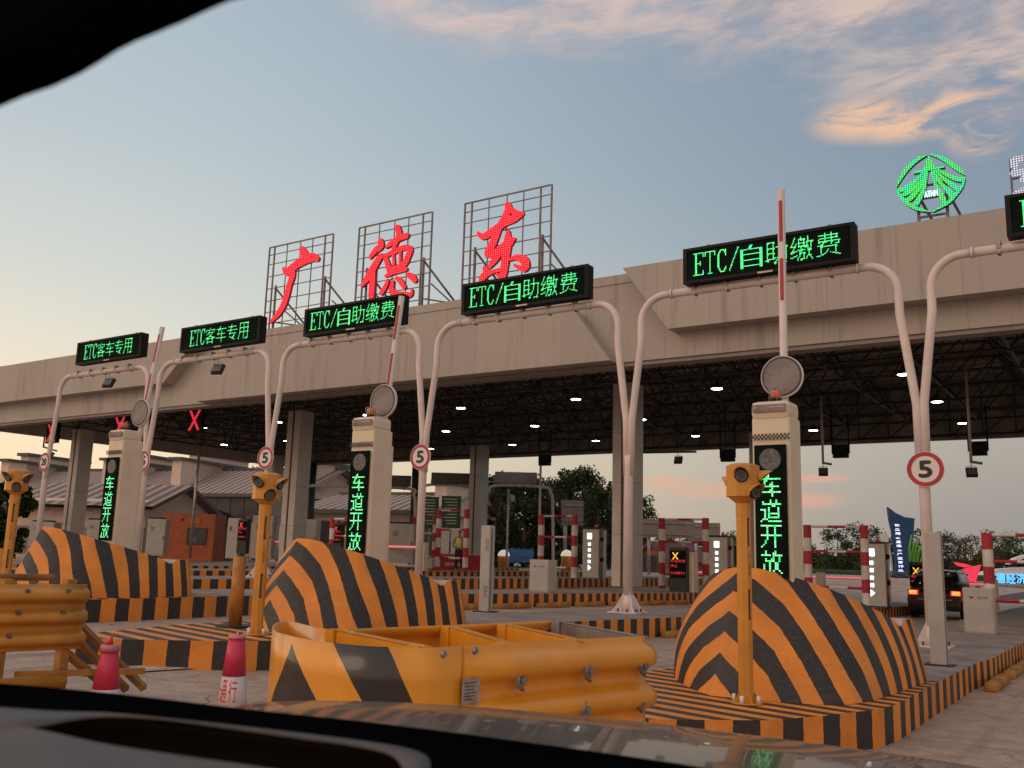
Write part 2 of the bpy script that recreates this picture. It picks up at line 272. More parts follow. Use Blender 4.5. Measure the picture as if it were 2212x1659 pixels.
# ---------------------------------------------------------------- geometry helpers
def V(*a): return Vector(a)
class MB:
    def __init__(s, *mats): s.v = []; s.f = []; s.mi = []; s.uv = []; s.mats = list(mats) or ['white_pole']; s.cur = 0; s.sm = []; s.smooth = False
    def use(s, name):
        if name not in s.mats: s.mats.append(name)
        s.cur = s.mats.index(name); return s
    def face(s, idx, uv=None): s.f.append(tuple(idx)); s.mi.append(s.cur); s.uv.append(uv); s.sm.append(s.smooth)
    def quad(s, a, b, c, d, uv=None):
        n = len(s.v); s.v += [Vector(a), Vector(b), Vector(c), Vector(d)]; s.face((n, n + 1, n + 2, n + 3), uv); return s
    def poly(s, pts, uv=None):
        n = len(s.v); s.v += [Vector(p) for p in pts]; s.face(range(n, n + len(pts)), uv); return s
    def box(s, c, d, rz=0.0, rx=0.0, ry=0.0, bev=0.0):
        c = Vector(c); h = Vector(d) / 2
        rm = Matrix.Rotation(rz, 3, 'Z') @ Matrix.Rotation(rx, 3, 'X') @ Matrix.Rotation(ry, 3, 'Y')
        n = len(s.v)
        if bev > 0:
            bev = min(bev, min(h) * .9)
            bm = bmesh.new(); bmesh.ops.create_cube(bm, size=1)
            for q in bm.verts: q.co = Vector((q.co.x * d[0], q.co.y * d[1], q.co.z * d[2]))
            bmesh.ops.bevel(bm, geom=bm.edges[:], offset=bev, segments=2, affect='EDGES', profile=.6)
            bm.verts.ensure_lookup_table()
            s.v += [c + rm @ q.co for q in bm.verts]
            for f in bm.faces: s.face([n + q.index for q in f.verts])
            bm.free(); return s
        for sx, sy, sz in ((-1, -1, -1), (1, -1, -1), (1, 1, -1), (-1, 1, -1), (-1, -1, 1), (1, -1, 1), (1, 1, 1), (-1, 1, 1)):
            s.v.append(c + rm @ Vector((sx * h.x, sy * h.y, sz * h.z)))
        for f in ((0, 3, 2, 1), (4, 5, 6, 7), (0, 1, 5, 4), (1, 2, 6, 5), (2, 3, 7, 6), (3, 0, 4, 7)): s.face([n + k for k in f])
        return s
    def tube(s, pts, r, n=10, cap=True, smooth=True):
        pts = [Vector(p) for p in pts]; rs = r if isinstance(r, (list, tuple)) else [r] * len(pts)
        base = len(s.v); up = None; sm0 = s.smooth; s.smooth = smooth
        for i, p in enumerate(pts):
            t = (pts[min(i + 1, len(pts) - 1)] - pts[max(i - 1, 0)]).normalized()
            if up is None: up = Vector((0, 0, 1)) if abs(t.z) < .9 else Vector((1, 0, 0))
            a = t.cross(up).normalized(); bb = t.cross(a).normalized(); up = -bb
            up = bb if False else up
            for k in range(n):
                w = 2 * math.pi * k / n; s.v.append(p + (a * math.cos(w) + bb * math.sin(w)) * rs[i])
        for i in range(len(pts) - 1):
            for k in range(n):
                k2 = (k + 1) % n
                s.face((base + i * n + k, base + i * n + k2, base + (i + 1) * n + k2, base + (i + 1) * n + k))
        s.smooth = False
        if cap:
            s.face([base + k for k in range(n - 1, -1, -1)]); s.face([base + (len(pts) - 1) * n + k for k in range(n)])
        s.smooth = sm0; return s
    def cyl(s, a, b, r0, r1=None, n=16, smooth=True): return s.tube([a, b], [r0, r0 if r1 is None else r1], n, True, smooth)
    def disc(s, c, nrm, r, n=28, inner=0.0):
        c = Vector(c); nrm = Vector(nrm).normalized(); a = nrm.cross(Vector((0, 0, 1)))
        if a.length < .1: a = Vector((1, 0, 0))
        a.normalize(); bb = a.cross(nrm); bb = -bb
        P = [c + (a * math.cos(2 * math.pi * k / n) + bb * math.sin(2 * math.pi * k / n)) * r for k in range(n)]
        if inner > 0:
            Q = [c + (p - c) * (inner / r) for p in P]
            for k in range(n): s.quad(P[k], P[(k + 1) % n], Q[(k + 1) % n], Q[k])
        else: s.poly(P)
        return s
    def prism(s, pts, off, side=True):          # polygon (3-D points) pushed along off
        pts = [Vector(p) for p in pts]; off = Vector(off); n = len(s.v); k = len(pts)
        s.v += pts + [p + off for p in pts]
        s.face(list(range(n, n + k))); s.face([n + k + i for i in range(k - 1, -1, -1)])
        for i in range(k): j = (i + 1) % k; s.face((n + j, n + i, n + k + i, n + k + j))
        return s
    def mesh(s, name, o=(0, 0, 0)):
        me = bpy.data.meshes.new(name); o = Vector(o)
        me.from_pydata([tuple(q - o) for q in s.v], [], s.f)
        for k in s.mats: me.materials.append(MAT[k])
        me.polygons.foreach_set('material_index', s.mi); me.polygons.foreach_set('use_smooth', s.sm)
        if any(u is not None for u in s.uv):
            ul = me.uv_layers.new(name='UVMap').data; k = 0
            for f, u in zip(s.f, s.uv):
                for i in range(len(f)):
                    ul[k].uv = u[i] if u is not None else (0, 0); k += 1
        me.update(); return me
    def build(s, name, parent=None, o=(0, 0, 0), fix=True):
        if fix:
            me = s.mesh(name, o); bm = bmesh.new(); bm.from_mesh(me)
            bmesh.ops.remove_doubles(bm, verts=bm.verts, dist=1e-5)
            bmesh.ops.recalc_face_normals(bm, faces=bm.faces); bm.to_mesh(me); bm.free()
        else: me = s.mesh(name, o)
        ob = bpy.data.objects.new(name, me); COL.objects.link(ob)
        if parent: ob.parent = parent
        return ob
def tag(o, label=None, cat=None, group=None, kind=None):
    if label: o['label'] = label
    if cat: o['category'] = cat
    if group: o['group'] = group
    if kind: o['kind'] = kind
    return o
def thing(name, loc, label, cat, group=None, rz=0.0):
    o = bpy.data.objects.new(name, None); COL.objects.link(o); o.location = loc; o.rotation_euler = (0, 0, rz); o.empty_display_size = .2
    return tag(o, label, cat, group)
def solo(mb, name, loc, label, cat, group=None):
    o = mb.build(name, None, loc); o.location = loc; return tag(o, label, cat, group)
def dup(root, loc, label=None, rz=None):
    r = root.copy(); COL.objects.link(r); r.location = loc
    if rz is not None: r.rotation_euler = (0, 0, rz)
    if label: r['label'] = label
    for ch in list(root.children):
        c = ch.copy(); COL.objects.link(c); c.parent = r
        for gch in list(ch.children):
            d = gch.copy(); COL.objects.link(d); d.parent = c
    return r
# lettering: outlines of the built-in font, as triangles
_glyph = {}
def glyph_tris(text):
    if text in _glyph: return _glyph[text]
    cu = bpy.data.curves.new('tmp', 'FONT'); cu.body = text; cu.size = 1; cu.resolution_u = 3
    ob = bpy.data.objects.new('tmp', cu); COL.objects.link(ob)
    dg = bpy.context.evaluated_depsgraph_get(); ev = ob.evaluated_get(dg); me = ev.to_mesh(); me.calc_loop_triangles()
    t = np.array([[me.vertices[i].co[:2] for i in tri.vertices] for tri in me.loop_triangles]) if len(me.loop_triangles) else np.zeros((0, 3, 2))
    ev.to_mesh_clear(); bpy.data.objects.remove(ob); bpy.data.curves.remove(cu)
    _glyph[text] = t; return t
def write(mb, text, org, xd, zd, w, h, bold=0.0, vertical=False):   # lay text into the w x h box whose lower-left corner is org
    org, xd, zd = Vector(org), Vector(xd), Vector(zd)
    if vertical:
        n = len(text)
        for k, ch in enumerate(text): write(mb, ch, org + zd * (h * (n - 1 - k) / n + h / n * .08), xd, zd, w, h / n * .84, bold)
        return
    t = glyph_tris(text)
    if not len(t): return
    lo = t.reshape(-1, 2).min(0); hi = t.reshape(-1, 2).max(0); sc = np.array([w, h]) / np.maximum(hi - lo, 1e-4)
    nrm = xd.cross(zd)
    offs = [(0, 0)] if not bold else [(0, 0), (bold, 0), (-bold, 0), (0, bold), (0, -bold)]
    for k, (ox, oz) in enumerate(offs):
        for tri in t:
            q = (tri - lo) * sc
            mb.poly([org + xd * (p[0] + ox) + zd * (p[1] + oz) + nrm * (k * .0006) for p in q])
SERIF = {'E': ["11111110", "01100110", "01100010", "01101000", "01111000", "01101000", "01100010", "01100110", "11111110"],
         'T': ["11111111", "10011001", "00011000", "00011000", "00011000", "00011000", "00011000", "00011000", "00111100"],
         'C': ["00111101", "01100111", "11000011", "11000001", "11000000", "11000001", "11000001", "01100011", "00111110"],
         '/': ["00000011", "00000010", "00000110", "00000100", "00001100", "00011000", "00110000", "01100000", "11000000"]}
def bits(ch, rows, cols):
    if ch in SERIF:
        s = SERIF[ch]; n = len(s)
        B = [[s[min(n - 1, int((r + .5) * n / rows))][min(7, int((c + .5) * 8 / cols))] == '1' for c in range(cols)] for r in range(rows)]
        if rows < 20: return B
        B = [[False] * cols for _ in range(rows)]
        def ln(x0, y0, x1, y1):
            n = 2 * max(rows, cols)
            for q in range(n + 1):
                c, r = int(round((x0 + (x1 - x0) * q / n) * (cols - 1))), int(round((y0 + (y1 - y0) * q / n) * (rows - 1)))
                B[min(rows - 1, max(0, r))][min(cols - 1, max(0, c))] = True
        P = {'E': [(.05, 0, .95, 0), (.25, 0, .25, 1), (.33, 0, .33, 1), (.05, 1, .95, 1), (.3, .48, .7, .48), (.7, .38, .7, .58), (.95, 0, .95, .18), (.95, .82, .95, 1)],
             'T': [(.02, 0, .98, 0), (.02, 0, .02, .16), (.98, 0, .98, .16), (.46, 0, .46, 1), (.54, 0, .54, 1), (.28, 1, .72, 1)],
             'C': [(.9, .02, .9, .24), (.9, .14, .7, .02), (.7, .0, .4, .0), (.4, .0, .12, .22), (.12, .22, .08, .5), (.2, .2, .16, .5), (.08, .5, .12, .78), (.16, .5, .2, .8), (.12, .78, .4, 1), (.4, 1, .7, 1), (.7, 1, .92, .78)],
             '/': [(.95, 0, .05, 1)]}[ch]
        for l in P: ln(*l)
        return B
    t = glyph_tris(ch); lo = t.reshape(-1, 2).min(0); hi = t.reshape(-1, 2).max(0)
    K = 3 if rows < 20 else 1
    gx = lo[0] + (np.arange(cols * K) + .5) / (cols * K) * (hi[0] - lo[0]); gy = hi[1] - (np.arange(rows * K) + .5) / (rows * K) * (hi[1] - lo[1])
    PX, PY = np.meshgrid(gx, gy); out = np.zeros(PX.shape, bool)
    for a, b_, c_ in t:
        d0 = (b_[0] - a[0]) * (PY - a[1]) - (b_[1] - a[1]) * (PX - a[0]); d1 = (c_[0] - b_[0]) * (PY - b_[1]) - (c_[1] - b_[1]) * (PX - b_[0]); d2 = (a[0] - c_[0]) * (PY - c_[1]) - (a[1] - c_[1]) * (PX - c_[0])
        out |= ((d0 >= 0) & (d1 >= 0) & (d2 >= 0)) | ((d0 <= 0) & (d1 <= 0) & (d2 <= 0))
    if K == 1:
        o2 = out.copy()
        for ax in (0, 1):
            prev = np.roll(out, 1, ax); prev2 = np.roll(out, 2, ax); nxt = np.roll(out, -1, ax)
            o2 &= ~(out & prev & ~prev2 & ~nxt)
        out = o2
    if K > 1: out = out.reshape(rows, K, cols, K).sum((1, 3)) >= 4
    return out.tolist()
def led(mb, cells, org, xd, zd, w, h, rows, mats, fill=.78, flare=1.0):   # cells = [(char, relative width)]
    org, xd, zd = Vector(org), Vector(xd), Vector(zd); tot = sum(c[1] for c in cells); x0 = 0.0
    pz = h / rows
    for ch, rw in cells:
        cw = w * rw / tot; use = cw * .9; cols = max(4, round(use / pz)); B = bits(ch, rows, cols); px = use / cols
        for r in range(rows):
            for c in range(cols):
                if B[r][c]:
                    mb.use(random.choice(mats)); ce = org + xd * (x0 + (c + .5) * px) + zd * (h - (r + .5) * pz)
                    a = xd * (px * fill / 2 * flare); b_ = zd * (pz * fill / 2)
                    mb.quad(ce - a - b_, ce + a - b_, ce + a + b_, ce - a + b_)
        x0 += cw
# ---------------------------------------------------------------- setting: ground
def g0(x): return 0.0 if x > -3.3 else .6 * (1 - math.exp((max(x, -60) + 3.3) / 6.5))
def gnd(x, y):
    r = g0(x) - .0195 * math.exp(-((x + 9.5) / 6.5) ** 2) * max(0, min(y, 44) - 13)
    return r
def grid_surface(name, xs, ys, zf, mt, thick=None):
    mb = MB(mt); mb.smooth = True
    n = len(ys)
    for x in xs:
        for y in ys: mb.v.append(Vector((x, y, zf(x, y))))
    for i in range(len(xs) - 1):
        for j in range(n - 1): mb.face((i * n + j, (i + 1) * n + j, (i + 1) * n + j + 1, i * n + j + 1))
    return mb
xs = [-1500, -700, -300, -160, -100] + [-70 + 2 * k for k in range(33)] + [-4, -3.3, 0, 10, 30, 80, 200, 600, 1500]
ys = [-600, -200, -60, -20, -5, 0] + [2 * k for k in range(1, 26)] + [56, 64, 80, 120, 200, 500, 1200, 2500]
o = grid_surface('ground', sorted(set(xs)), sorted(set(ys)), gnd, 'road_concrete').build('ground', fix=False); tag(o, kind='structure')
# far side: grass strip and asphalt of the roads beyond the plaza
def sheet(name, pts, mt, dz):
    mb = MB(mt); mb.poly([(x, y, gnd(x, y) + dz) for x, y in pts]); o = mb.build(name, fix=False); tag(o, kind='structure'); return o
sheet('road', [(-9, 62), (60, 62), (60, 100), (-9, 100)], 'asphalt', .012)
# painted line near the cones
mb = MB('road_paint')
P = [atZ(px, py, .16) for px, py in ((170, 1490), (600, 1455), (600, 1465), (170, 1503))]
mb.poly([V(p.x, p.y, gnd(p.x, p.y) + .012) for p in P]); o = mb.build('lane_line', fix=False); tag(o, kind='structure')
# ---------------------------------------------------------------- toll islands (each: striped kerb, painted nose, grey top)
NOSE = [(-.85, 6.95), (-.35, 7.31), (.42, 7.97), (.72, 8.56), (.85, 8.92), (1.0, 9.31), (1.06, 9.81), (1.05, 10.5)]
def island(idx, xc, dy, ye, wl=-1.15, label=''):
    right = [(xc + x, y + dy) for x, y in NOSE] + [(xc + 1.05, y + dy) for y in (11.5, 13, 14.6)] + [(xc + 1.12, y) for y in (16, 18, 20, 23, 26, 29, 32, 35, 38, 41, ye)]
    left = [(xc - 1.35, 7.6 + dy), (xc - 1.7, 8.8 + dy), (xc - 1.8, 10.5 + dy), (xc - 1.6, 12 + dy), (xc + wl, 14.5 + dy)] + [(xc + wl, y) for y in (18, 23, 29, 35, 41, ye)]
    xg = xc + 1.0
    def zt(y): return gnd(xg, y) + .33
    root = thing('toll_island', (xc, 8 + dy, gnd(xc, 8 + dy)), label, 'traffic island', 'toll islands between the lanes')
    k = MB('stripes'); n = MB('stripes'); s = 0.0
    loop = left[::-1] + right
    arc = [0.0]
    for a, b_ in zip(loop, loop[1:]): arc.append(arc[-1] + math.dist(a, b_))
    for i in range(len(loop) - 1):
        (xa, ya), (xb, yb) = loop[i], loop[i + 1]
        steps = max(1, int(math.dist(loop[i], loop[i + 1]) / 1.0))
        for q in range(steps):
            t0, t1 = q / steps, (q + 1) / steps
            A = (xa + (xb - xa) * t0, ya + (yb - ya) * t0); B = (xa + (xb - xa) * t1, ya + (yb - ya) * t1)
            ua = (arc[i] + (arc[i + 1] - arc[i]) * t0) / .235; ub = (arc[i] + (arc[i + 1] - arc[i]) * t1) / .235
            k.quad((A[0], A[1], gnd(*A) - .12), (B[0], B[1], gnd(*B) - .12), (B[0], B[1], zt(B[1])), (A[0], A[1], zt(A[1])), [(ua, 0), (ub, 0), (ub, 1), (ua, 1)])
    k.build('kerb', root, root.location, fix=False)
    # top as strips between left and right edges
    def edge(side, y):
        P = side
        for (xa, ya), (xb, yb) in zip(P, P[1:]):
            if ya <= y <= yb: return xa + (xb - xa) * ((y - ya) / (yb - ya) if yb > ya else 0)
        return P[-1][0] if y > P[-1][1] else P[0][0]
    Y0 = 6.95 + dy
    L = [(xc - .85, Y0)] + left; Rr = right
    yy = sorted(set([Y0 + .001] + [q[1] for q in L + Rr if q[1] > Y0] + [Y0 + .3 * j for j in range(1, 30)]))
    tp = MB('island_top'); cutY = 11.9 + dy
    for a, b_ in zip(yy, yy[1:]):
        la, lb, ra, rb = edge(L, a), edge(L, b_), edge(Rr, a), edge(Rr, b_)
        if b_ <= cutY + .2:
            ph = lambda x, y: ((x - xc) * .26 + (y - dy) * .965) / .135
            n.quad((la, a, zt(a)), (ra, a, zt(a)), (rb, b_, zt(b_)), (lb, b_, zt(b_)), [(ph(la, a), 0), (ph(ra, a), 0), (ph(rb, b_), 0), (ph(lb, b_), 0)])
        else: tp.quad((la, a, zt(a)), (ra, a, zt(a)), (rb, b_, zt(b_)), (lb, b_, zt(b_)))
    n.build('painted_nose', root, root.location, fix=False); tp.build('paving', root, root.location, fix=False)
    return root, zt
ISL = {}
isl_spec = [(-1, 2.5, .9, 46, 'toll island at the right edge of the plaza, mostly outside the picture'),
            (0, -3.1, 0.0, 46, 'nearest striped toll island on the right, carrying the tallest barrier nose'),
            (1, -8.6, -.9, 45, 'toll island behind the two red cones, black and orange kerb around a painted nose'),
            (2, -14.0, -1.0, 45, 'toll island on the left behind the old guardrail cart, kerb with wide stripes'),
            (3, -19.4, -1.0, 45, 'fourth toll island from the right, its kerb seen as a thin striped band'),
            (4, -24.8, -1.0, 45, 'toll island where the worker in the lime vest stands'),
            (5, -30.2, -1.0, 45, 'farthest toll island on the left in front of the orange booth')]
for idx, xc, dy, ye, lb in isl_spec:
    ISL[idx] = (xc, dy) + island(idx, xc, dy, ye, label=lb)
def ztop(i, y): return ISL[i][3](y)
# yellow wheel stops along the kerbs
def wheel_stop(p, label):
    mb = MB('old_yellow'); mb.box((0, 0, .06), (.16, 1.55, .13), bev=.045); o = mb.build('wheel_stop', None); o.location = p
    return tag(o, label, 'wheel stop', 'yellow wheel stops along the kerbs')
ws0 = None
for i, nm, y0, cnt in ((0, 'worn yellow wheel stop at the bottom right kerb', 15.2, 4), (2, 'yellow wheel stop below the far cabinet', 15.5, 8), (1, 'yellow wheel stop behind the tall nose', 17.0, 4)):
    for k in range(cnt):
        y = y0 + k * 1.95; x = ISL[i][0] + 1.27
        lb = '%s, %s from its near end' % (nm, ['first', 'second', 'third', 'fourth', 'fifth', 'sixth', 'seventh', 'eighth'][k])
        if ws0 is None: ws0 = wheel_stop((x, y, gnd(x, y)), lb)
        else: c_ = dup(ws0, (x, y, gnd(x, y)), lb)
# ---------------------------------------------------------------- striped concrete noses
BB = [(-.48, .0), (-.25, .0), (.0, .03), (.3, .1), (.6, .25), (.78, .6), (.86, 1.2), (.9, 1.7), (.92, 2.2), (.93, 2.55), (.94, 2.68), (.95, 3.0)]
TT = [(-.40, .60, 1.22), (-.2, .66, 1.21), (.05, .80, 1.15), (.22, .95, 1.09), (.38, 1.15, 1.02), (.5, 1.5, .93), (.60, 1.9, .83), (.68, 2.2, .75), (.72, 2.42, .685), (.75, 2.6, .585), (.76, 2.72, .68), (.80, 3.0, .68)]
PB = [0, 1, 2, 3.6, 5.4, 6.9, 9.2, 11.4, 13.9, 15.8, 16.4, 18.6]
PT = [6.2, 6.6, 7.3, 8.1, 9.1, 10.4, 11.9, 13.4, 14.6, 15.8, 16.4, 18.6]
LB = [(-.48, .0), (-.7, .22), (-.95, .5), (-1.2, .85), (-1.38, 1.2), (-1.48, 1.6), (-1.52, 2.0), (-1.54, 2.4), (-1.54, 2.55), (-1.54, 2.68), (-1.54, 3.0)]
LT = [(-.40, .60, 1.22), (-.55, .72, 1.2), (-.78, .88, 1.14), (-.95, 1.1, 1.07), (-1.08, 1.35, .98), (-1.16, 1.65, .9), (-1.22, 1.95, .82), (-1.27, 2.3, .72), (-1.30, 2.6, .6), (-1.32, 2.72, .68), (-1.34, 3.0, .68)]
LPB = [0, 1.0, 2.6, 4.3, 6.0, 7.6, 9.2, 10.8, 11.6, 12.2, 13.6]; LPT = [6.2, 6.8, 7.4, 8.2, 9.0, 9.8, 10.6, 11.6, 12.2, 12.8, 13.8]
def barrier_nose():
    mb = MB('stripes'); N = 10; K = 4
    def cr(P, t):                                   # smooth curve through the stations
        i = min(int(t), len(P) - 2); f = t - i; p = [np.array(P[max(0, min(len(P) - 1, i + q))], float) for q in (-1, 0, 1, 2)]
        if i >= 8 or P is TT: return p[1] * (1 - f) + p[2] * f
        return .5 * ((2 * p[1]) + (-p[0] + p[2]) * f + (2 * p[0] - 5 * p[1] + 4 * p[2] - p[3]) * f * f + (-p[0] + 3 * p[1] - 3 * p[2] + p[3]) * f ** 3)
    tops = []; phs = []
    for B, T, pb, pt, sgn in ((BB, TT, PB, PT, 1), (LB, LT, LPB, LPT, -1)):
        n = (len(B) - 1) * K; row = []
        for i in range(n + 1):
            t = i / K; b_ = cr(B, t); tt = cr(T, t); a = min(len(pb) - 2, int(t)); f = t - a
            qb = pb[a] * (1 - f) + pb[a + 1] * f; qt = pt[a] * (1 - f) + pt[a + 1] * f; col = []
            for j in range(N + 1):
                w = j / N; bul = (.055 if sgn == 1 else .12) * math.sin(math.pi * w) * min(1, t / 2.0) * (1 if t < 8 else max(.0, (len(B) - 1 - t) / 3))
                x = b_[0] * (1 - w) + tt[0] * w + sgn * bul * .75; y = b_[1] * (1 - w) + tt[1] * w - bul * .55; z = tt[2] * w
                x += 0; col.append((V(x, y, z), (qb * (1 - w) + qt * w, w)))
            row.append(col)
        for i in range(n):
            for j in range(N):
                q = [row[i][j], row[i + 1][j], row[i + 1][j + 1], row[i][j + 1]]
                mb.smooth = True; mb.quad(*[a[0] for a in q], [a[1] for a in q]); mb.smooth = False
        tops.append([c[-1][0] for c in row]); phs.append([c[-1][1][0] for c in row])
        ends = row[-1]
        if sgn == 1: er = ends
        else: elf = ends
    root = thing('crash_barrier_nose', (0, 0, 0), '', 'crash barrier', 'striped concrete noses on the toll islands')
    for j in range(N): mb.quad(er[j][0], elf[j][0], elf[j + 1][0], er[j + 1][0], [(18, 0), (28, 0), (28, 1), (18, 1)])
    mb.build('striped_shell', root)
    # top: unpainted concrete, sampled by Y so the two crests join
    tp = MB('concrete_bare', 'stripes')
    def pat(y):
        for a, b_, p0, p1 in zip(tops[0], tops[0][1:], phs[0], phs[0][1:]):
            if a.y <= y <= b_.y and b_.y > a.y: return p0 + (p1 - p0) * (y - a.y) / (b_.y - a.y)
        return phs[0][0] if y < tops[0][0].y else phs[0][-1]
    yl_ = .6
    def at(P, y):
        for a, b_ in zip(P, P[1:]):
            if a.y <= y <= b_.y and b_.y > a.y: f = (y - a.y) / (b_.y - a.y); return a.lerp(b_, f)
        return P[0] if y < P[0].y else P[-1]
    yy = sorted(set([.601] + [round(.65 + .1 * k, 3) for k in range(24)] + [2.5, 2.63, 2.73, 2.85, 2.999]))
    pr = None
    for y in yy:
        a, b_ = at(tops[0], y), at(tops[1], y); m = (a + b_) / 2 + V(0, 0, .0)
        cur = [b_ - V(0, 0, .001), m, a - V(0, 0, .001)]
        if pr:
            tp.use('stripes' if y < 2.42 else 'concrete_bare'); ua, ub = pat(yl_), pat(y)
            for q in range(2): tp.quad(pr[q], pr[q + 1], cur[q + 1], cur[q], [(ua, 0), (ua, 0), (ub, 0), (ub, 0)])
        pr = cur; yl_ = y
    tp.build('concrete_top', root, fix=False)
    return root
bn = barrier_nose()
nose_lb = {0: 'tall black and orange chevron barrier nose on the right, behind a yellow lamp post', 1: 'black and orange chevron barrier nose left of centre, behind the steel guardrail cushion',
           2: 'black and orange striped barrier nose at the left, behind the three-rail guardrail cart', 3: 'striped barrier nose cut by the left edge of the picture, behind a yellow lamp post'}
for i in range(4):
    xc, dy = ISL[i][:2]; loc = (xc, 8.98 + dy + (.1 if i == 1 else 0), ztop(i, 10 + dy) + .003)
    if i == 0: bn.location = loc; bn['label'] = nose_lb[0]
    else: c_ = dup(bn, loc, nose_lb[i]); c_.scale = (.95, .82, .92) if i == 1 else (.95, .80, .86)
# ---------------------------------------------------------------- signal towers with vertical LED text
def signal_tower():
    root = thing('signal_tower', (0, 0, 0), '', 'signal tower', 'cream LED signal towers on the islands')
    H = 2.92
    b_ = MB('cream'); b_.box((0, .215, H / 2), (.41, .39, H), bev=.03); b_.box((0, .43, H / 2 - .1), (.37, .06, H - .2), bev=.01); b_.build('housing', root)
    c_ = MB('cream'); c_.box((0, .19, H + .07), (.415, .38, .2), bev=.06); hd = c_.build('cap', root)
    n = MB('frame_steel'); n.box((0, -.012, H + .085), (.36, .012, .085), bev=.005); n.use('steel'); n.box((.08, -.021, H + .095), (.16, .004, .012)); write(n, '江苏智运科技'[:0] or '公路交通科技', (-.12, -.0205, H + .08), (1, 0, 0), (0, 0, 1), .17, .03)
    n.disc((-.15, -.0205, H + .095), (0, -1, 0), .018); n.build('nameplate', hd)
    k = MB('black_mark')
    for r in range(3):
        for q in range(21):
            if (r + q) % 2 == 0: k.box((-.20 + q * .02, -.0035, H - .24 + r * .022), (.019, .007, .021))
    k.build('checker_band', root)
    s = MB('screen'); s.box((0, -.004, 1.93), (.34, .02, 1.37), bev=.004); sc_ = s.build('display_panel', root)
    l = MB('grey_lens'); l.disc((0, -.0165, 2.46), (0, -1, 0), .11); l.use('rim_dark'); l.disc((0, -.0155, 2.46), (0, -1, 0), .118); l.build('lamp_lens', sc_)
    t = MB('led_green')
    for q, ch in enumerate('车道开放'): t = MB('led_green'); led(t, [(ch, 1)], (-.112, -.018, 2.07 - q * .262), (1, 0, 0), (0, 0, 1), .245, .235, 12, ['led_green', 'led_bright', 'led_bright'], .74, 1.15); t.build('led_character', sc_, fix=False)
    be = MB('black_plastic'); be.cyl((.03, .12, H + .17), (.03, .12, H + .2), .062); be.use('beacon_orange'); be.cyl((.03, .12, H + .2), (.03, .12, H + .29), .055, .05)
    for q in range(6):
        a = q * math.pi / 3; be.use('steel'); be.tube([(.03 + .072 * math.cos(a), .12 + .072 * math.sin(a), H + .17), (.03 + .072 * math.cos(a), .12 + .072 * math.sin(a), H + .31), (.03, .12, H + .315)], .004, 5)
    for zz in (.215, .265): be.tube([(.03 + .072 * math.cos(a * math.pi / 8), .12 + .072 * math.sin(a * math.pi / 8), H + zz) for a in range(17)], .0035, 5, cap=False)
    be.build('beacon', root)
    return root
tw = signal_tower()
tl = {0: 'cream signal tower on the right with green dot text and an orange beacon', 1: 'cream signal tower left of centre, its green text above a chevron barrier nose', 2: 'leftmost cream signal tower, standing right of the speed sign 20'}
tower_xy = {}
for i, px, py, Y in ((0, 1662, 885, 9.75), (1, 783, 915, 9.55), (2, 250, 940, 9.5)):
    p = atY(px, py, Y); loc = (p.x, Y, p.z - 2.99); tower_xy[i] = loc
    if i == 0: tw.location = loc; tw['label'] = tl[0]
    else: dup(tw, loc, tl[i])
# raised boom arms with round disc
def boom_arm(top=2.2):
    root = thing('boom_arm', (0, 0, 0), '', 'barrier arm', 'raised boom arms behind the signal towers')
    a = MB('white_pole'); a.cyl((0, 0, -2.6), (0, 0, top), .043, n=20); a.build('arm', root)
    for z0, z1 in ((top - .63, top - .14), (top - 1.32, top - .83)):
        r = MB('red_paint'); n = 8
        for q in range(n):
            t0, t1 = -1.95 + q * .95 / n, -1.95 + (q + 1) * .95 / n
            r.quad(*[(.0445 * math.cos(t), .0445 * math.sin(t), z) for t, z in ((t0, z0), (t1, z0), (t1, z1), (t0, z1))])
        r.build('red_band', root, fix=False)
    d = MB('white_pole'); d.cyl((0, -.05, 0), (0, -.09, 0), .235, n=40); d.use('rim_dark'); d.disc((0, -.0925, 0), (0, -1, 0), .225, 40); d.use('disc_face'); d.disc((0, -.095, 0), (0, -1, 0), .2, 40); d.build('round_sign', root)
    return root
ba = boom_arm()
bl = {0: 'raised red and white boom arm with grey round disc, crossing the rightmost full LED board', 1: 'raised boom arm with grey disc leaning past the ETC self-pay board left of centre', 2: 'leftmost raised boom arm with scratched round disc, beside the speed sign 5'}
for i, px, py, Y, top in ((0, 1694, 816, 10.25, (1697, 417)), (1, 836, 868, 9.95, (868, 640)), (2, 312, 893, 9.9, (348, 721))):
    p = atY(px, py, Y); q = atY(top[0], top[1], Y); loc = (p.x, Y, p.z); dv = q - p
    o = ba if i == 0 else boom_arm(1.52); o.location = loc; o['label'] = bl[i]
    o.rotation_euler = (0, math.atan2(dv.x, dv.z) if i else 0.006, 0)
    if i: o.scale = (1, 1, 1)
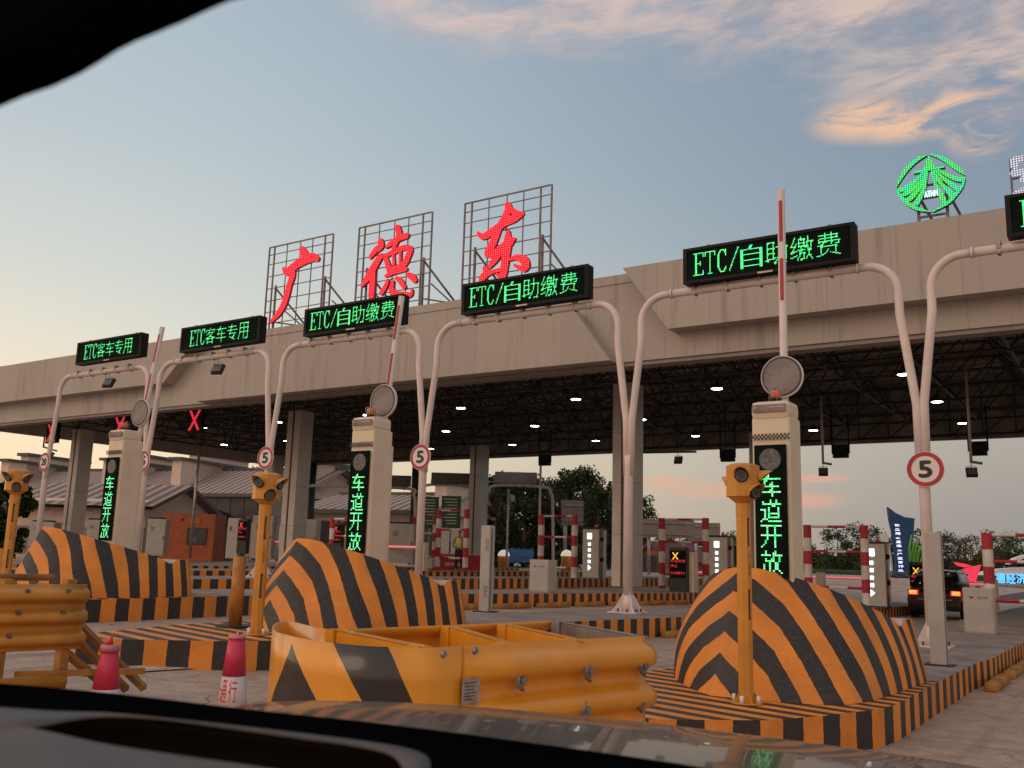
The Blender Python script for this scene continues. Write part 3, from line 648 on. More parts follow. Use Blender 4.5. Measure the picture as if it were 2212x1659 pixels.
# ---------------------------------------------------------------- yellow lamp posts
def yellow_post(H=1.72):
    root = thing('warning_light_post', (0, 0, 0), '', 'warning light', 'yellow warning light posts on the island noses')
    p = MB('yellow_paint')
    p.cyl((0, 0, .0), (0, 0, .012), .15, n=24); p.cyl((0, 0, .012), (0, 0, H), .071, n=8, smooth=False)
    for a in range(4):
        c, s_ = math.cos(a * math.pi / 2 + .78), math.sin(a * math.pi / 2 + .78)
        p.prism([(c * .06, s_ * .06, .012), (c * .115, s_ * .115, .012), (c * .06, s_ * .06, .12)], (-s_ * .008, c * .008, 0))
    p.build('post', root)
    b = MB('white_paint')
    for a in range(4): c, s_ = math.cos(a * math.pi / 2), math.sin(a * math.pi / 2); b = MB('white_paint'); b.cyl((c * .115, s_ * .115, .012), (c * .115, s_ * .115, .075), .019, n=8); b.build('anchor_bolt', root)
    c = MB('yellow_paint'); c.cyl((0, 0, H - .02), (0, 0, H + .1), .074, n=8, smooth=False); c.cyl((0, 0, H + .1), (0, 0, H + .16), .07, .15, n=8, smooth=False); c.cyl((0, 0, H + .16), (0, 0, H + .45), .165, n=8, smooth=False); c.cyl((0, 0, H + .45), (0, 0, H + .475), .165, .1, n=8, smooth=False)
    head = c.build('lamp_head', root)
    for ang, z in ((-75, .35), (-30, .2), (15, .34), (150, .3)):
        a = R(ang); d = V(math.cos(a), math.sin(a), 0); s_ = V(-math.sin(a), math.cos(a), 0); ce = d * .15 + V(0, 0, H + z)
        m = MB('black_plastic'); m.cyl(ce, ce + d * .03, .062, n=20); m.use('glass_dark'); m.disc(ce + d * .0315, d, .05); m.use('grey_lens'); m.disc(ce + d * .0325, d, .052, inner=.042); ln = m.build('lamp', head)
        v = MB('yellow_paint'); n = 12
        for q in range(n):
            t0, t1 = math.pi * (-.12 + 1.24 * q / n), math.pi * (-.12 + 1.24 * (q + 1) / n)
            for r_, w_ in ((.072, 0),):
                A = [ce + s_ * math.cos(t) * r_ + V(0, 0, math.sin(t) * r_) for t in (t0, t1)]
                L0, L1 = [.03 + .10 * max(0, math.sin(max(0, min(math.pi, t)))) for t in (t0, t1)]
                v.quad(A[0], A[1], A[1] + d * L1, A[0] + d * L0)
        v.build('visor', head, fix=False)
    r = MB('black_mark')
    for z0, z1 in ((H - .30, H - .04), (H - .97, H - .70)): r.box((.058, -.03, (z0 + z1) / 2), (.012, .03, z1 - z0)); r.use('yellow_paint'); r.box((.065, -.03, (z0 + z1) / 2), (.004, .008, z1 - z0 - .04)); r.use('black_mark')
    write(r, '小心驾驶', (.045, -.0465, H - .58), (.7, .7, 0), (0, 0, 1), .035, .22, vertical=True); r.build('reflector_strip', root, fix=False)
    return root
yp = yellow_post()
yl = {0: 'yellow warning light post in front of the tall chevron nose on the right', 1: 'yellow warning light post in front of the chevron nose left of centre', 2: 'yellow warning light post at the left edge, beside the speed sign 20'}
for i, px, py, X in ((0, 1612, 1520, None), (1, 560, 1360, None), (2, 12, 1250, None)):
    zt_ = ztop(i, 8.5)
    p = atZ(px, py, zt_) if i < 2 else atX(40, 1015, -13.95)
    if i == 1: p = V(-8.62, 7.78, 0)
    loc = (p.x, p.y, ztop(i, p.y) + .003)
    if i == 0: yp.location = loc; yp['label'] = yl[0]
    elif i == 1: yp1 = yellow_post(1.39); yp1.location = loc; yp1['label'] = yl[1]
    else: dup(yp1, loc, yl[i])
# worn yellow bollard on the second island
p = atZ(507, 1354, ztop(1, 8.4)); mb = MB('dark_metal'); mb.cyl((0, 0, 0), (0, 0, .02), .24, n=24); mb.use('old_yellow'); mb.cyl((0, 0, .02), (0, 0, .87), .083, n=20)
o = mb.build('bollard', None); o.location = (p.x, p.y, p.z + .003); tag(o, 'scuffed yellow bollard on a round plate, left of the yellow light post', 'bollard')
# ---------------------------------------------------------------- white sign gantries
GX = {-1: 2.4, 0: -3.06, 1: -8.7, 2: -14.1, 3: -19.4, 4: -24.7, 5: -29.95}
GY = 17.5
def gbase(k): return gnd(GX[k] + 1, GY) + .333
def arc(c, r, a0, a1, n=8): return [V(c[0] + r * math.cos(R(a0 + (a1 - a0) * i / n)), 0, c[1] + r * math.sin(R(a0 + (a1 - a0) * i / n))) for i in range(n + 1)]
def gantry_post(k, sides):
    z0 = gbase(k); H = 7.02 - z0
    lb = {0: 'white Y-shaped gantry post on the right carrying the large speed sign 5', 1: 'white Y-shaped gantry post in the middle, bare of any speed sign', 2: 'white Y-shaped gantry post with speed sign 5 rising behind the left chevron nose',
          3: 'white Y-shaped gantry post with speed sign 5 just behind a yellow light post', 4: 'white Y-shaped gantry post beside the leftmost boom arm', 5: 'leftmost white gantry post with a single arm and the speed sign 20', -1: 'white gantry post beyond the right edge of the picture'}[k]
    root = thing('gantry_post', (GX[k], GY, z0), lb, 'gantry', 'white posts of the sign gantries')
    t = MB('white_pole'); t.tube([(0, 0, .02), (0, 0, 2.95), (0, 0, 3.15)], [.092, .092, .10], 20); t.build('trunk', root)
    bp = MB('white_pole'); bp.box((0, 0, .012), (.62, .62, .024))
    for a in range(4):
        ang = a * math.pi / 2 + math.pi / 4; c, s_ = math.cos(ang), math.sin(ang)
        bp.prism([(c * .08, s_ * .08, .024), (c * .36, s_ * .36, .024), (c * .28, s_ * .28, .1), (c * .08, s_ * .08, .42)], (-s_ * .014, c * .014, 0))
    bp.cyl((0, 0, .024), (0, 0, .34), .15, .095, 20)
    bpo = bp.build('base_plate', root)
    for a in range(8):
        b = MB('bolt'); x, y = .26 * math.cos(a * math.pi / 4 + .39), .26 * math.sin(a * math.pi / 4 + .39); b.cyl((x, y, .024), (x, y, .09), .022, n=6, smooth=False); b.build('bolt', bpo)
    for s_ in sides:
        a = MB('white_pole'); pts = [V(s_ * .045, 0, 2.75), V(s_ * .06, 0, H - 2.6), V(s_ * .27, 0, H - .95)]
        pts += [V(s_ * q.x, 0, q.z) for q in arc((.82, H - .55), .55, 190, 96, 8)][1:] + [V(s_ * .95, 0, H)]
        a.tube(pts, .076, 18); a.build('arm', root)
        f = MB('white_pole'); f.cyl((s_ * .94, 0, H), (s_ * .965, 0, H), .098, n=20); f.build('flange', root)
    if k in (0, 2, 3, 4): num = '5'
    elif k == 5: num = '20'
    else: num = None
    if num:
        zs = {0: 3.26, 2: 3.84, 3: 3.99, 4: 4.07, 5: 4.20}[k]
        sg = thing('speed_limit_sign', (GX[k] + {0: .05, 2: 0, 3: 0, 4: .05, 5: .05}[k], GY - .13, zs), {0: 'large round speed sign 5 with red ring at the right of the picture', 2: 'round speed sign 5 with red ring, second from the right', 3: 'round speed sign 5 with red ring above the yellow light post left of centre', 4: 'round speed sign 5 with red ring partly behind the leftmost boom arm', 5: 'round speed sign 20 with red ring at the far left'}[k], 'speed sign', 'round speed limit signs on the gantry posts')
        d = MB('white_paint'); d.cyl((0, .02, 0), (0, 0, 0), .305, n=44); d.build('plate', sg)
        r_ = MB('red_paint'); r_.disc((0, -.003, 0), (0, -1, 0), .295, 48, .225); r_.build('red_ring', sg, fix=False)
        n = MB('black_mark'); w = .2 if num == '5' else .27; h = .27 if num == '5' else .22
        write(n, num, (-w / 2, -.005, -h / 2), V(1, 0, 0), V(0, 0, 1), w, h, bold=.014); n.build('number', sg, fix=False)
        br = MB('steel'); br.box((0, .06, .08), (.22, .08, .03)); br.build('clamp', sg)
    return root
for k, sd in ((-1, (-1, 1)), (0, (-1, 1)), (1, (-1, 1)), (2, (-1, 1)), (3, (-1, 1)), (4, (-1, 1)), (5, (1,))): gantry_post(k, sd)
# beams between the posts and LED boards on them
BD = {0: ('ETC/自助缴费', 'right LED board reading ETC and four characters, crossed by the boom arm'), 1: ('ETC/自助缴费', 'LED board with slash text right of the red rooftop characters'), 2: ('ETC/自助缴费', 'LED board with slash text under the middle red character'),
      3: ('ETC客车专用', 'LED board with ETC coach text left of the first red character'), 4: ('ETC客车专用', 'leftmost and smallest LED board with ETC coach text'), -1: ('ETC/自助缴费', 'LED board cut by the right edge of the picture')}
for k, (txt, lb) in BD.items():
    xa, xb = GX[k + 1] + .955, GX[k] - .955; xm = (xa + xb) / 2; L = xb - xa
    nmz = {0: 'right LED board with the boom arm', 1: 'LED board at the picture centre', 2: 'LED board under the middle red character', 3: 'second LED board from the left', 4: 'leftmost LED board', -1: 'LED board at the right edge'}[k]
    root = thing('gantry_beam', (xm, GY, 7.02), 'white gantry crossbeam carrying the ' + nmz, 'gantry beam', 'white crossbeams of the gantries')
    b = MB('white_pole'); b.cyl((-L / 2, 0, 0), (L / 2, 0, 0), .082, n=20); b.build('pipe', root)
    for s_ in (-1, 1):
        f = MB('white_pole'); f.cyl((s_ * (L / 2 - .03), 0, 0), (s_ * (L / 2 - .003), 0, 0), .1, n=20); f.build('flange', root)
    for q in range(5):
        c = MB('steel'); x = -1.35 + q * .68; c.box((x, -.02, .105), (.09, .12, .05)); c.box((x, -.085, .06), (.07, .02, .14)); c.box((x, .03, .0), (.05, .17, .18)); c.build('clamp', root)
    W_, H_, D_ = 3.38, .74, .24
    xc = {0: -5.68, 1: -11.26, 2: -16.45, 3: -21.55, 4: -26.82, -1: .17}[k]
    zc = {0: 7.47, 1: 7.50, 2: 7.52, 3: 7.57, 4: 7.66, -1: 7.19 + .3}[k]
    s_ = thing('led_board', (xc, GY - .13, zc), lb, 'LED sign', 'green LED lane boards on the gantries')
    m = MB('black_plastic'); m.box((0, .0, 0), (W_, D_, H_), bev=.02); m.build('casing', s_)
    for q in (-1, 1):
        w = MB('steel'); w.tube([(q * 1.2 + .05 * math.cos(t * math.pi / 6), 0, H_ / 2 + .02 + .05 * math.sin(t * math.pi / 6)) for t in range(7)], .008, 6); w.build('lifting_eye', s_)
    fr = MB('black_plastic')
    for (cx, cz, w, h) in ((0, H_ / 2 - .03, W_, .06), (0, -H_ / 2 + .03, W_, .06), (-W_ / 2 + .04, 0, .08, H_ - .12), (W_ / 2 - .04, 0, .08, H_ - .12)): fr.box((cx, -D_ / 2 - .012, cz), (w, .03, h))
    fr.build('frame', s_)
    sc_ = MB('screen'); sc_.quad((-W_ / 2 + .08, -D_ / 2 - .004, -H_ / 2 + .06), (W_ / 2 - .08, -D_ / 2 - .004, -H_ / 2 + .06), (W_ / 2 - .08, -D_ / 2 - .004, H_ / 2 - .06), (-W_ / 2 + .08, -D_ / 2 - .004, H_ / 2 - .06)); scr = sc_.build('screen', s_, fix=False)
    cells = [(c, .56 if c in 'ETC/' else 1.12) for c in txt]; wt = 2.95 if '/' in txt else 2.55
    x0 = -wt / 2 + .0; tot = sum(c[1] for c in cells)
    for c, rw in cells:
        t = MB('led_green'); led(t, [(c, rw)], (x0, -D_ / 2 - .012, -.225), V(1, 0, 0), V(0, 0, 1), wt * rw / tot, .47, 24, ['led_green'] * 4 + ['led_cyan', 'led_lime', 'led_bright'], .84, 1.0)
        t.build('led_character', scr, fix=False); x0 += wt * rw / tot
    pl = MB('plate'); pl.box((.0, -D_ / 2 - .03, -H_ / 2 + .02), (.3, .01, .035)); pl.build('nameplate', s_)
# flood lamps clipped under the two left beams
def flood(loc, rz, label, group='floodlights hanging from beams and poles', sc=1.0):
    root = thing('floodlight', loc, label, 'floodlight', group, rz)
    a = MB('steel'); a.tube([(0, 0, .0), (0, 0, -.1), (-.02, 0, -.14)], .012, 8); a.tube([(-.13, 0, -.17), (-.13, 0, -.10), (.13, 0, -.10), (.13, 0, -.17)], .01, 6); a.build('bracket', root)
    b = MB('dark_metal'); b.box((0, .02, -.30), (.34, .10, .34), rx=R(-32), bev=.02); b.use('grey_lens'); b.box((0, -.045, -.26), (.28, .012, .27), rx=R(-32)); b.build('lamp_housing', root)
    return root
flood((-21.8, GY, 6.93), R(20), 'square floodlight hanging below the second LED board from the left')
flood((-27.0, GY, 6.93), R(20), 'square floodlight hanging below the leftmost LED board')
# ---------------------------------------------------------------- toll canopy
FY = 25.0; XL, XR = -51.2, 9.0; ZB, ZT = 7.42, 10.15; YB = 47.2
can = thing('toll_canopy', (-21, 36, 0.3), 'wide beige toll plaza canopy roof on tall square columns', 'canopy')
CO = can.location
def wall(mb, x0, x1, z0, z1, y, d): mb.box(((x0 + x1) / 2, y + d / 2, (z0 + z1) / 2), (x1 - x0, d, z1 - z0))
f = MB('fascia'); wall(f, XL, XR, ZB, ZT, FY, .25); f.build('fascia_wall', can, CO)
f = MB('fascia'); wall(f, XL, XR, ZT - .26, ZT + .02, FY - .03, .029); f.build('coping', can, CO)
f = MB('fascia'); f.prism([(-33.88, FY - .55, 8.34), (XL - .01, FY - .55, 8.34), (XL - .01, FY - .55, ZT + .03), (-31.8, FY - .55, ZT + .03)], (0, .549, 0)); f.build('protruding_panel', can, CO)
f = MB('fascia'); f.prism([(-12.82, FY - .5, ZB - .01), (-31.72, FY - .5, ZB - .01), (-30.6, FY - .5, 9.12), (-14.1, FY - .5, 9.12)], (0, .499, 0)); f.build('protruding_panel', can, CO)
f = MB('fascia'); f.prism([(XR + .01, FY - .55, 8.15), (-10.95, FY - .55, 8.15), (-12.4, FY - .55, ZT + .03), (XR + .01, FY - .55, ZT + .03)], (0, .549, 0)); f.build('protruding_panel', can, CO)
f = MB('sign_back'); wall(f, XL, XR, ZB - .12, ZB - .003, FY + .06, .5); f.build('bottom_trim', can, CO)
f = MB('deck'); wall(f, XL, XR, ZB + .02, ZT, YB, .2); f.use('fascia'); wall(f, XL, XR, ZB + .02, ZT, YB + .203, .1); f.build('rear_fascia', can, CO)
for x in (XL, XR - .2):
    f = MB('fascia'); f.box((x + .1, (FY + .25 + YB) / 2, (ZB + ZT) / 2), (.2, YB - FY - .26, ZT - ZB - .02)); f.build('side_fascia', can, CO)
# roof deck with purlins
f = MB('deck'); f.box(((XL + XR) / 2, (FY + .25 + YB) / 2, 10.0), (XR - XL - .5, YB - FY - .3, .06))
for k in range(20): f.box(((XL + XR) / 2, FY + 1 + k * 1.1, 9.9), (XR - XL - .6, .09, .12))
for k in range(120): f.box((XL + .6 + k * .5, (FY + .25 + YB) / 2, 9.965), (.07, YB - FY - .6, .03))
f.build('roof_deck', can, CO)
# space frame
sf = MB('truss'); S = 2.72; nx = int((XR - XL - 1) / S); ny = 7; x0 = XL + .8; y0 = FY + 1.0; zt_, zb_ = 9.75, 7.92
def T(i, j): return V(x0 + i * S, y0 + j * S * 1.03, zt_)
def Bn(i, j): return V(x0 + (i + .5) * S, y0 + (j + .5) * S * 1.03, zb_)
def bar(a, b, r):
    d = (b - a).normalized(); u = d.cross(V(0, 0, 1)); u = u.normalized() if u.length > .01 else V(1, 0, 0); v = d.cross(u).normalized(); n = len(sf.v)
    for p in (a, b): sf.v += [p + u * r, p + v * r, p - u * r, p - v * r]
    for k in range(4): sf.face((n + k, n + (k + 1) % 4, n + 4 + (k + 1) % 4, n + 4 + k))
for i in range(nx + 1):
    for j in range(ny + 1):
        if i < nx: bar(T(i, j), T(i + 1, j), .045)
        if j < ny: bar(T(i, j), T(i, j + 1), .045)
        if i < nx and j < ny:
            bb = Bn(i, j); sf.box(bb, (.17, .17, .17))
            for q in (T(i, j), T(i + 1, j), T(i, j + 1), T(i + 1, j + 1)): bar(bb, q, .036)
            if i < nx - 1: bar(bb, Bn(i + 1, j), .05)
            if j < ny - 1: bar(bb, Bn(i, j + 1), .05)
for i in range(44):
    xa = XL + 1 + i * 1.35; bar(V(xa, YB - .2, 7.5), V(xa, YB - .2, 9.8), .03); bar(V(xa, YB - .22, 7.55), V(xa + 1.35, YB - .22, 8.7), .03)
bar(V(XL + .5, YB - .25, 8.7), V(XR - .5, YB - .25, 8.7), .05); bar(V(XL + .5, YB - .25, 7.6), V(XR - .5, YB - .25, 7.6), .06)
sf.build('space_frame', can, CO, fix=False)
def column(x, y, w=.82, dark=False):
    zb = gnd(x, y) + .3; zt2 = 7.9
    c = MB('col_panel'); H = zt2 - zb
    if dark: c.use('truss'); c.cyl((x, y, zb), (x, y, zt2 - .5), .26, n=16); c.box((x, y, zt2 - .45), (.9, .9, .1))
    else:
        c.box((x - w * .27, y, zb + H / 2), (w * .46, w, H)); c.box((x + w * .27, y, zb + H / 2), (w * .46, w, H))
        for q in (.25, .5, .75): c.use('col_red'); c.box((x, y, zb + H * q), (w * 1.003, w * 1.006, .012))
        c.use('col_red'); c.box((x, y, zb + H / 2), (w * .09, w * .93, H)); c.box((x - .03, y - w * .5 + .0, zb + H / 2), (.06, .05, H))
    o = c.build('column', can, CO); return o
for x in (-15.35, -32.2, -49.4, 1.6): column(x, 30.8)
for x in (-15.35, -32.2, -49.4, 1.6): column(x, 45.2, .8)
for x in (-37.6, -46.6): column(x, 46.0, dark=True)
# ceiling lamps, three rows
def lamp(loc, label):
    root = thing('ceiling_lamp', loc, label, 'ceiling lamp', 'round lamps under the canopy')
    h = MB('dark_metal'); h.cyl((0, 0, .03), (0, 0, .16), .245, .2, 20); h.cyl((0, 0, .16), (0, 0, .3), .09, .07, 12); h.cyl((0, 0, .3), (0, 0, .75), .012, n=6); h.build('housing', root)
    d = MB('lamp_white'); d.disc((0, 0, .024), (0, 0, -1), .19, 24); d.build('diffuser', root, fix=False)
    return root
lp = None; xs_l = [-5.8, -11.9, -17.5, -22.9, -28.0, -33.6, -39.0, -44.2]; ordn = ['rightmost', 'second from the right', 'third from the right', 'fourth from the right', 'fifth from the right', 'sixth from the right', 'second from the left', 'leftmost']
for j, y in enumerate((30.7, 36.4, 42.3)):
    for i, x in enumerate(xs_l):
        lb = 'round white ceiling lamp, %s in the %s row' % (ordn[i], ('front', 'middle', 'rear')[j])
        if lp is None: lp = lamp((x, y, 7.46), lb)
        else: dup(lp, (x, y, 7.46), lb)
# lane signals: red crosses facing us on the left, backs of boxes on the right
def lane_cross(p, label):
    root = thing('lane_signal', p, label, 'lane signal', 'red cross lane signals under the canopy')
    b = MB('black_plastic'); b.box((0, .1, 0), (1.0, .18, 1.05), bev=.02); b.build('casing', root)
    h = MB('truss')
    for s_ in (-1, 1): h.box((s_ * .4, .1, .75), (.05, .05, .5))
    h.build('hanger', root, fix=False)
    c = MB('led_red')
    for q in range(13):
        t = -1 + 2 * q / 12
        for s_ in (-1, 1):
            for w in (-.045, .045): c.disc((t * .3 * s_ + w, -.005, t * .42), (0, -1, 0), .036, 8)
    c.build('red_cross', root, fix=False)
    return root
for px, py, lb in ((111, 935, 'leftmost glowing red cross signal, half behind a white gantry arm'), (258, 921, 'glowing red cross signal just above the left signal tower'), (420, 908, 'glowing red cross signal between the two left gantry arches')):
    p = atY(px, py, 27.3); lane_cross(p, lb)
p = atY(-8, 945, 27.3)
for px, lb in ((1177, 'black lane signal box hanging left of the main column'), (1572, 'black lane signal box hanging right of the long lamp rail'), (1816, 'black lane signal box hanging right of the tall signal tower'), (2113, 'black lane signal box at the right edge above a floodlight')):
    py = {1177: 994, 1572: 984, 1816: 975, 2113: 969}[px]
    p = atY(px, py, 40.5); root = thing('lane_signal_box', p, lb, 'lane signal', 'black lane signal boxes seen from behind')
    b = MB('black_plastic'); b.box((0, 0, 0), (.62, .25, .55), bev=.02); b.build('casing', root)
    h = MB('black_plastic'); zz = 7.9 - p.z
    for s_ in (-1, 1): h.box((s_ * .34, 0, zz / 2 - .05), (.06, .06, zz + .1))
    h.box((0, 0, .5), (.68, .05, .04)); h.build('hanger', root, fix=True)
# floodlights on drop poles
def drop_lamp(px, py, Y, label, cam_=True, rz=0.0):
    p = atY(px, py, Y); root = flood((p.x, Y, p.z), rz, label)
    h = MB('pale_cabinet'); h.cyl((0, 0, 0), (0, 0, 8 - p.z), .045, n=10); h.build('drop_pole', root)
    if cam_: c = MB('frame_steel'); c.cyl((.02, -.02, .03), (.3, -.12, -.03), .045, n=10); c.build('camera', root)
drop_lamp(1778, 1002, 36.0, 'floodlight and camera on a drop pole right of the tall signal tower', rz=R(15))
drop_lamp(2098, 1000, 33.0, 'floodlight on a drop pole right of the large speed sign', rz=R(15))
p = atY(1465, 978, 36.0); root = flood((p.x, 36.0, p.z), R(10), 'floodlight under a long horizontal rail right of the main column')
h = MB('dark_metal'); h.box((-.55, 0, .03), (2.6, .06, .08)); h.build('rail', root)
p = atY(108, 972, 31.0); root = flood((p.x + .2, 31.0, p.z), R(-50), 'floodlight on an angled drop arm at the far left', sc=1)
h = MB('dark_metal'); h.box((.3, 0, .02), (2.2, .06, .08)); h.box((1.35, 0, .9), (.07, .07, 1.8)); h.build('rail', root)
# ---------------------------------------------------------------- rooftop characters: brushed strokes on steel grids
LY = 25.6
def crop(px, py): return ((1008 + px / 1.5711) / 1.8228, (600 + py / 1.5711) / 1.8228)
WF = .9
def brush(mb, pts, y, base, front='letter_face', side='red_paint', depth=.10, conv=crop, rnd=True):
    """pts: (px, py, half width in the same pixels); a tapering ribbon extruded along Y"""
    P = []
    for (x, z, w) in pts:
        a = atY(*conv(x, z), y); b_ = atY(*conv(x + w, z), y); P.append((a, abs(b_.x - a.x)))
    Q = []                                               # resample smoothly
    for i in range(len(P) - 1):
        p0, p1, p2, p3 = [P[max(0, min(len(P) - 1, i + q))] for q in (-1, 0, 1, 2)]
        for s_ in range(5):
            t = s_ / 5
            def cr(a, b_, c, d): return .5 * (2 * b_ + (c - a) * t + (2 * a - 5 * b_ + 4 * c - d) * t * t + (3 * b_ - a - 3 * c + d) * t ** 3)
            Q.append((V(cr(p0[0].x, p1[0].x, p2[0].x, p3[0].x), y, cr(p0[0].z, p1[0].z, p2[0].z, p3[0].z)), max(.01, WF * cr(p0[1], p1[1], p2[1], p3[1]))))
    Q.append(P[-1]); L, Rr = [], []
    for i, (c, w) in enumerate(Q):
        t = (Q[min(i + 1, len(Q) - 1)][0] - Q[max(i - 1, 0)][0]); t.y = 0; t.normalize(); n = V(-t.z, 0, t.x)
        L.append(c + n * w); Rr.append(c - n * w)
    if rnd:                                              # round the ends
        t0 = (Q[0][0] - Q[1][0]).normalized(); t1 = (Q[-1][0] - Q[-2][0]).normalized()
        L.insert(0, Q[0][0] + t0 * Q[0][1] * .7 + (L[0] - Q[0][0]) * .5); Rr.insert(0, Q[0][0] + t0 * Q[0][1] * .7 + (Rr[0] - Q[0][0]) * .5)
        L.append(Q[-1][0] + t1 * Q[-1][1] * .7 + (L[-1] - Q[-1][0]) * .5); Rr.append(Q[-1][0] + t1 * Q[-1][1] * .7 + (Rr[-1] - Q[-1][0]) * .5)
    d = V(0, depth, 0); brush.k = getattr(brush, 'k', 0) + 1; o = V(0, -.0025 * (brush.k % 9), 0)
    for i in range(len(L) - 1):
        mb.use(front); mb.quad(L[i] + o, L[i + 1] + o, Rr[i + 1] + o, Rr[i] + o)
        mb.use(side); mb.quad(L[i] + o, L[i] + d, L[i + 1] + d, L[i + 1] + o); mb.quad(Rr[i] + o, Rr[i + 1] + o, Rr[i + 1] + d, Rr[i] + d); mb.quad(L[i] + d, Rr[i] + d, Rr[i + 1] + d, L[i + 1] + d)
    mb.quad(L[0] + o, Rr[0] + o, Rr[0] + d, L[0] + d); mb.quad(L[-1] + o, L[-1] + d, Rr[-1] + d, Rr[-1] + o)
CH = {
 'guang': [[(278, 592, 14), (292, 618, 20), (312, 645, 19), (330, 650, 10)],
           [(168, 715, 8), (190, 738, 20), (230, 708, 22), (285, 672, 25), (345, 650, 24), (382, 660, 12)],
           [(218, 715, 24), (222, 765, 20), (205, 820, 18), (190, 880, 19), (168, 945, 19), (135, 1000, 16), (92, 1045, 9)]],
 'de': [[(768, 545, 16), (772, 580, 20), (740, 605, 18), (706, 648, 12)],
        [(772, 640, 18), (740, 690, 22), (700, 760, 24), (655, 825, 9)],
        [(722, 740, 18), (720, 800, 20), (714, 860, 20), (712, 910, 16)],
        [(872, 460, 16), (885, 500, 18), (872, 545, 14), (850, 600, 12)],
        [(806, 588, 8), (840, 560, 16), (890, 530, 18), (935, 515, 16)],
        [(795, 640, 12), (812, 690, 16), (826, 740, 16)],
        [(800, 640, 12), (860, 610, 16), (920, 588, 16), (952, 600, 18), (940, 640, 20), (915, 690, 20), (870, 712, 14), (815, 722, 12)],
        [(848, 632, 9), (852, 690, 9)], [(892, 618, 9), (890, 680, 9)],
        [(800, 765, 9), (850, 742, 14), (905, 722, 18), (930, 724, 10)],
        [(815, 790, 10), (800, 830, 14), (775, 870, 14)],
        [(845, 800, 12), (838, 850, 18), (862, 880, 20), (910, 884, 20), (955, 880, 14), (965, 850, 6)],
        [(868, 775, 10), (895, 800, 15), (918, 835, 12)],
        [(935, 755, 11), (965, 770, 19), (985, 795, 14)]],
 'dong': [[(1370, 495, 8), (1405, 520, 20), (1470, 482, 24), (1540, 432, 25), (1600, 405, 26), (1645, 378, 16)],
          [(1552, 318, 18), (1560, 350, 24), (1535, 410, 24), (1500, 470, 24), (1465, 560, 26), (1435, 615, 26), (1425, 640, 12)],
          [(1568, 340, 12), (1600, 372, 18), (1640, 384, 16)],
          [(1432, 630, 14), (1470, 630, 24), (1540, 580, 30), (1580, 545, 26), (1600, 535, 8)],
          [(1558, 490, 14), (1555, 560, 28), (1545, 640, 28), (1535, 710, 26), (1525, 765, 22), (1490, 755, 8)],
          [(1520, 600, 22), (1480, 660, 22), (1445, 705, 14)],
          [(1412, 712, 12), (1425, 745, 22), (1400, 775, 22), (1385, 798, 8)],
          [(1425, 750, 18), (1480, 735, 12), (1530, 720, 14)],
          [(1565, 665, 8), (1610, 650, 18), (1655, 665, 26), (1672, 700, 24), (1655, 722, 18), (1600, 698, 8)]]}
FR = {'guang': ([(67, 582), (461, 497), (443, 955), (48, 1085)], 'brushed red rooftop character at the left, on its steel grid', (103, 320, 425)), 'de': ([(622, 461), (1075, 357), (1052, 945), (598, 935)], 'brushed red rooftop character in the middle, with many strokes', (657, 970, 1030)), 'dong': ([(1277, 311), (1815, 186), (1800, 735), (1255, 912)], 'largest looking red rooftop character on the right of the three', (1320, 1690, 1765))}
for key, ((tl_, tr_, br_, bl_), lb, _v) in FR.items():
    a, b_ = atY(*crop(*tl_), LY), atY(*crop(*tr_), LY); x0, x1 = a.x, b_.x; zt3 = (a.z + b_.z) / 2; zb3 = ZT + .06
    root = thing('rooftop_character', ((x0 + x1) / 2, LY, zb3), lb, 'rooftop sign', 'red LED characters on the canopy roof')
    O = root.location
    fr = MB('frame_steel'); y = LY + .17
    xsn = [0, .085, .29, .5, .69, .88, 1]; zn = [0, .12, .25, .38, .52, .66, .80, .91, 1]
    for q in xsn:
        x = x0 + (x1 - x0) * q; r = .026 if q in (0, 1, .88, .085) else .016; fr.box((x, y, (zt3 + zb3) / 2), (r * 2, r * 2, zt3 - zb3))
    for q in zn:
        z = zb3 + (zt3 - zb3) * q; r = .024 if q in (1, 0) else .015; fr.box(((x0 + x1) / 2, y + .004, z), (x1 - x0, r * 2, r * 2))
    fr.build('steel_grid', root, O, fix=False)
    for q in (.13, .9):
        x = x0 + (x1 - x0) * q; h = (zt3 - zb3)
        s_ = MB('frame_steel'); s_.tube([(x, y + .06, zb3 + h * .52), (x + .9, y + 1.7, zb3)], .04, 6); s_.tube([(x + .15, y + .35, zb3 + h * .3), (x + .9, y + 1.7, zb3 + .05)], .028, 6); s_.tube([(x, y + .06, zb3 + .5), (x + .75, y + 1.3, zb3 + .5)], .028, 6); s_.tube([(x, y + .06, zb3), (x, y + .06, zb3 + h * .55)], .05, 6); s_.build('brace', root, O, fix=False)
    st = MB('letter_face', 'red_paint')
    for s_ in CH[key]: brush(st, s_, LY, O)
    st.build('red_character', root, O, fix=False)
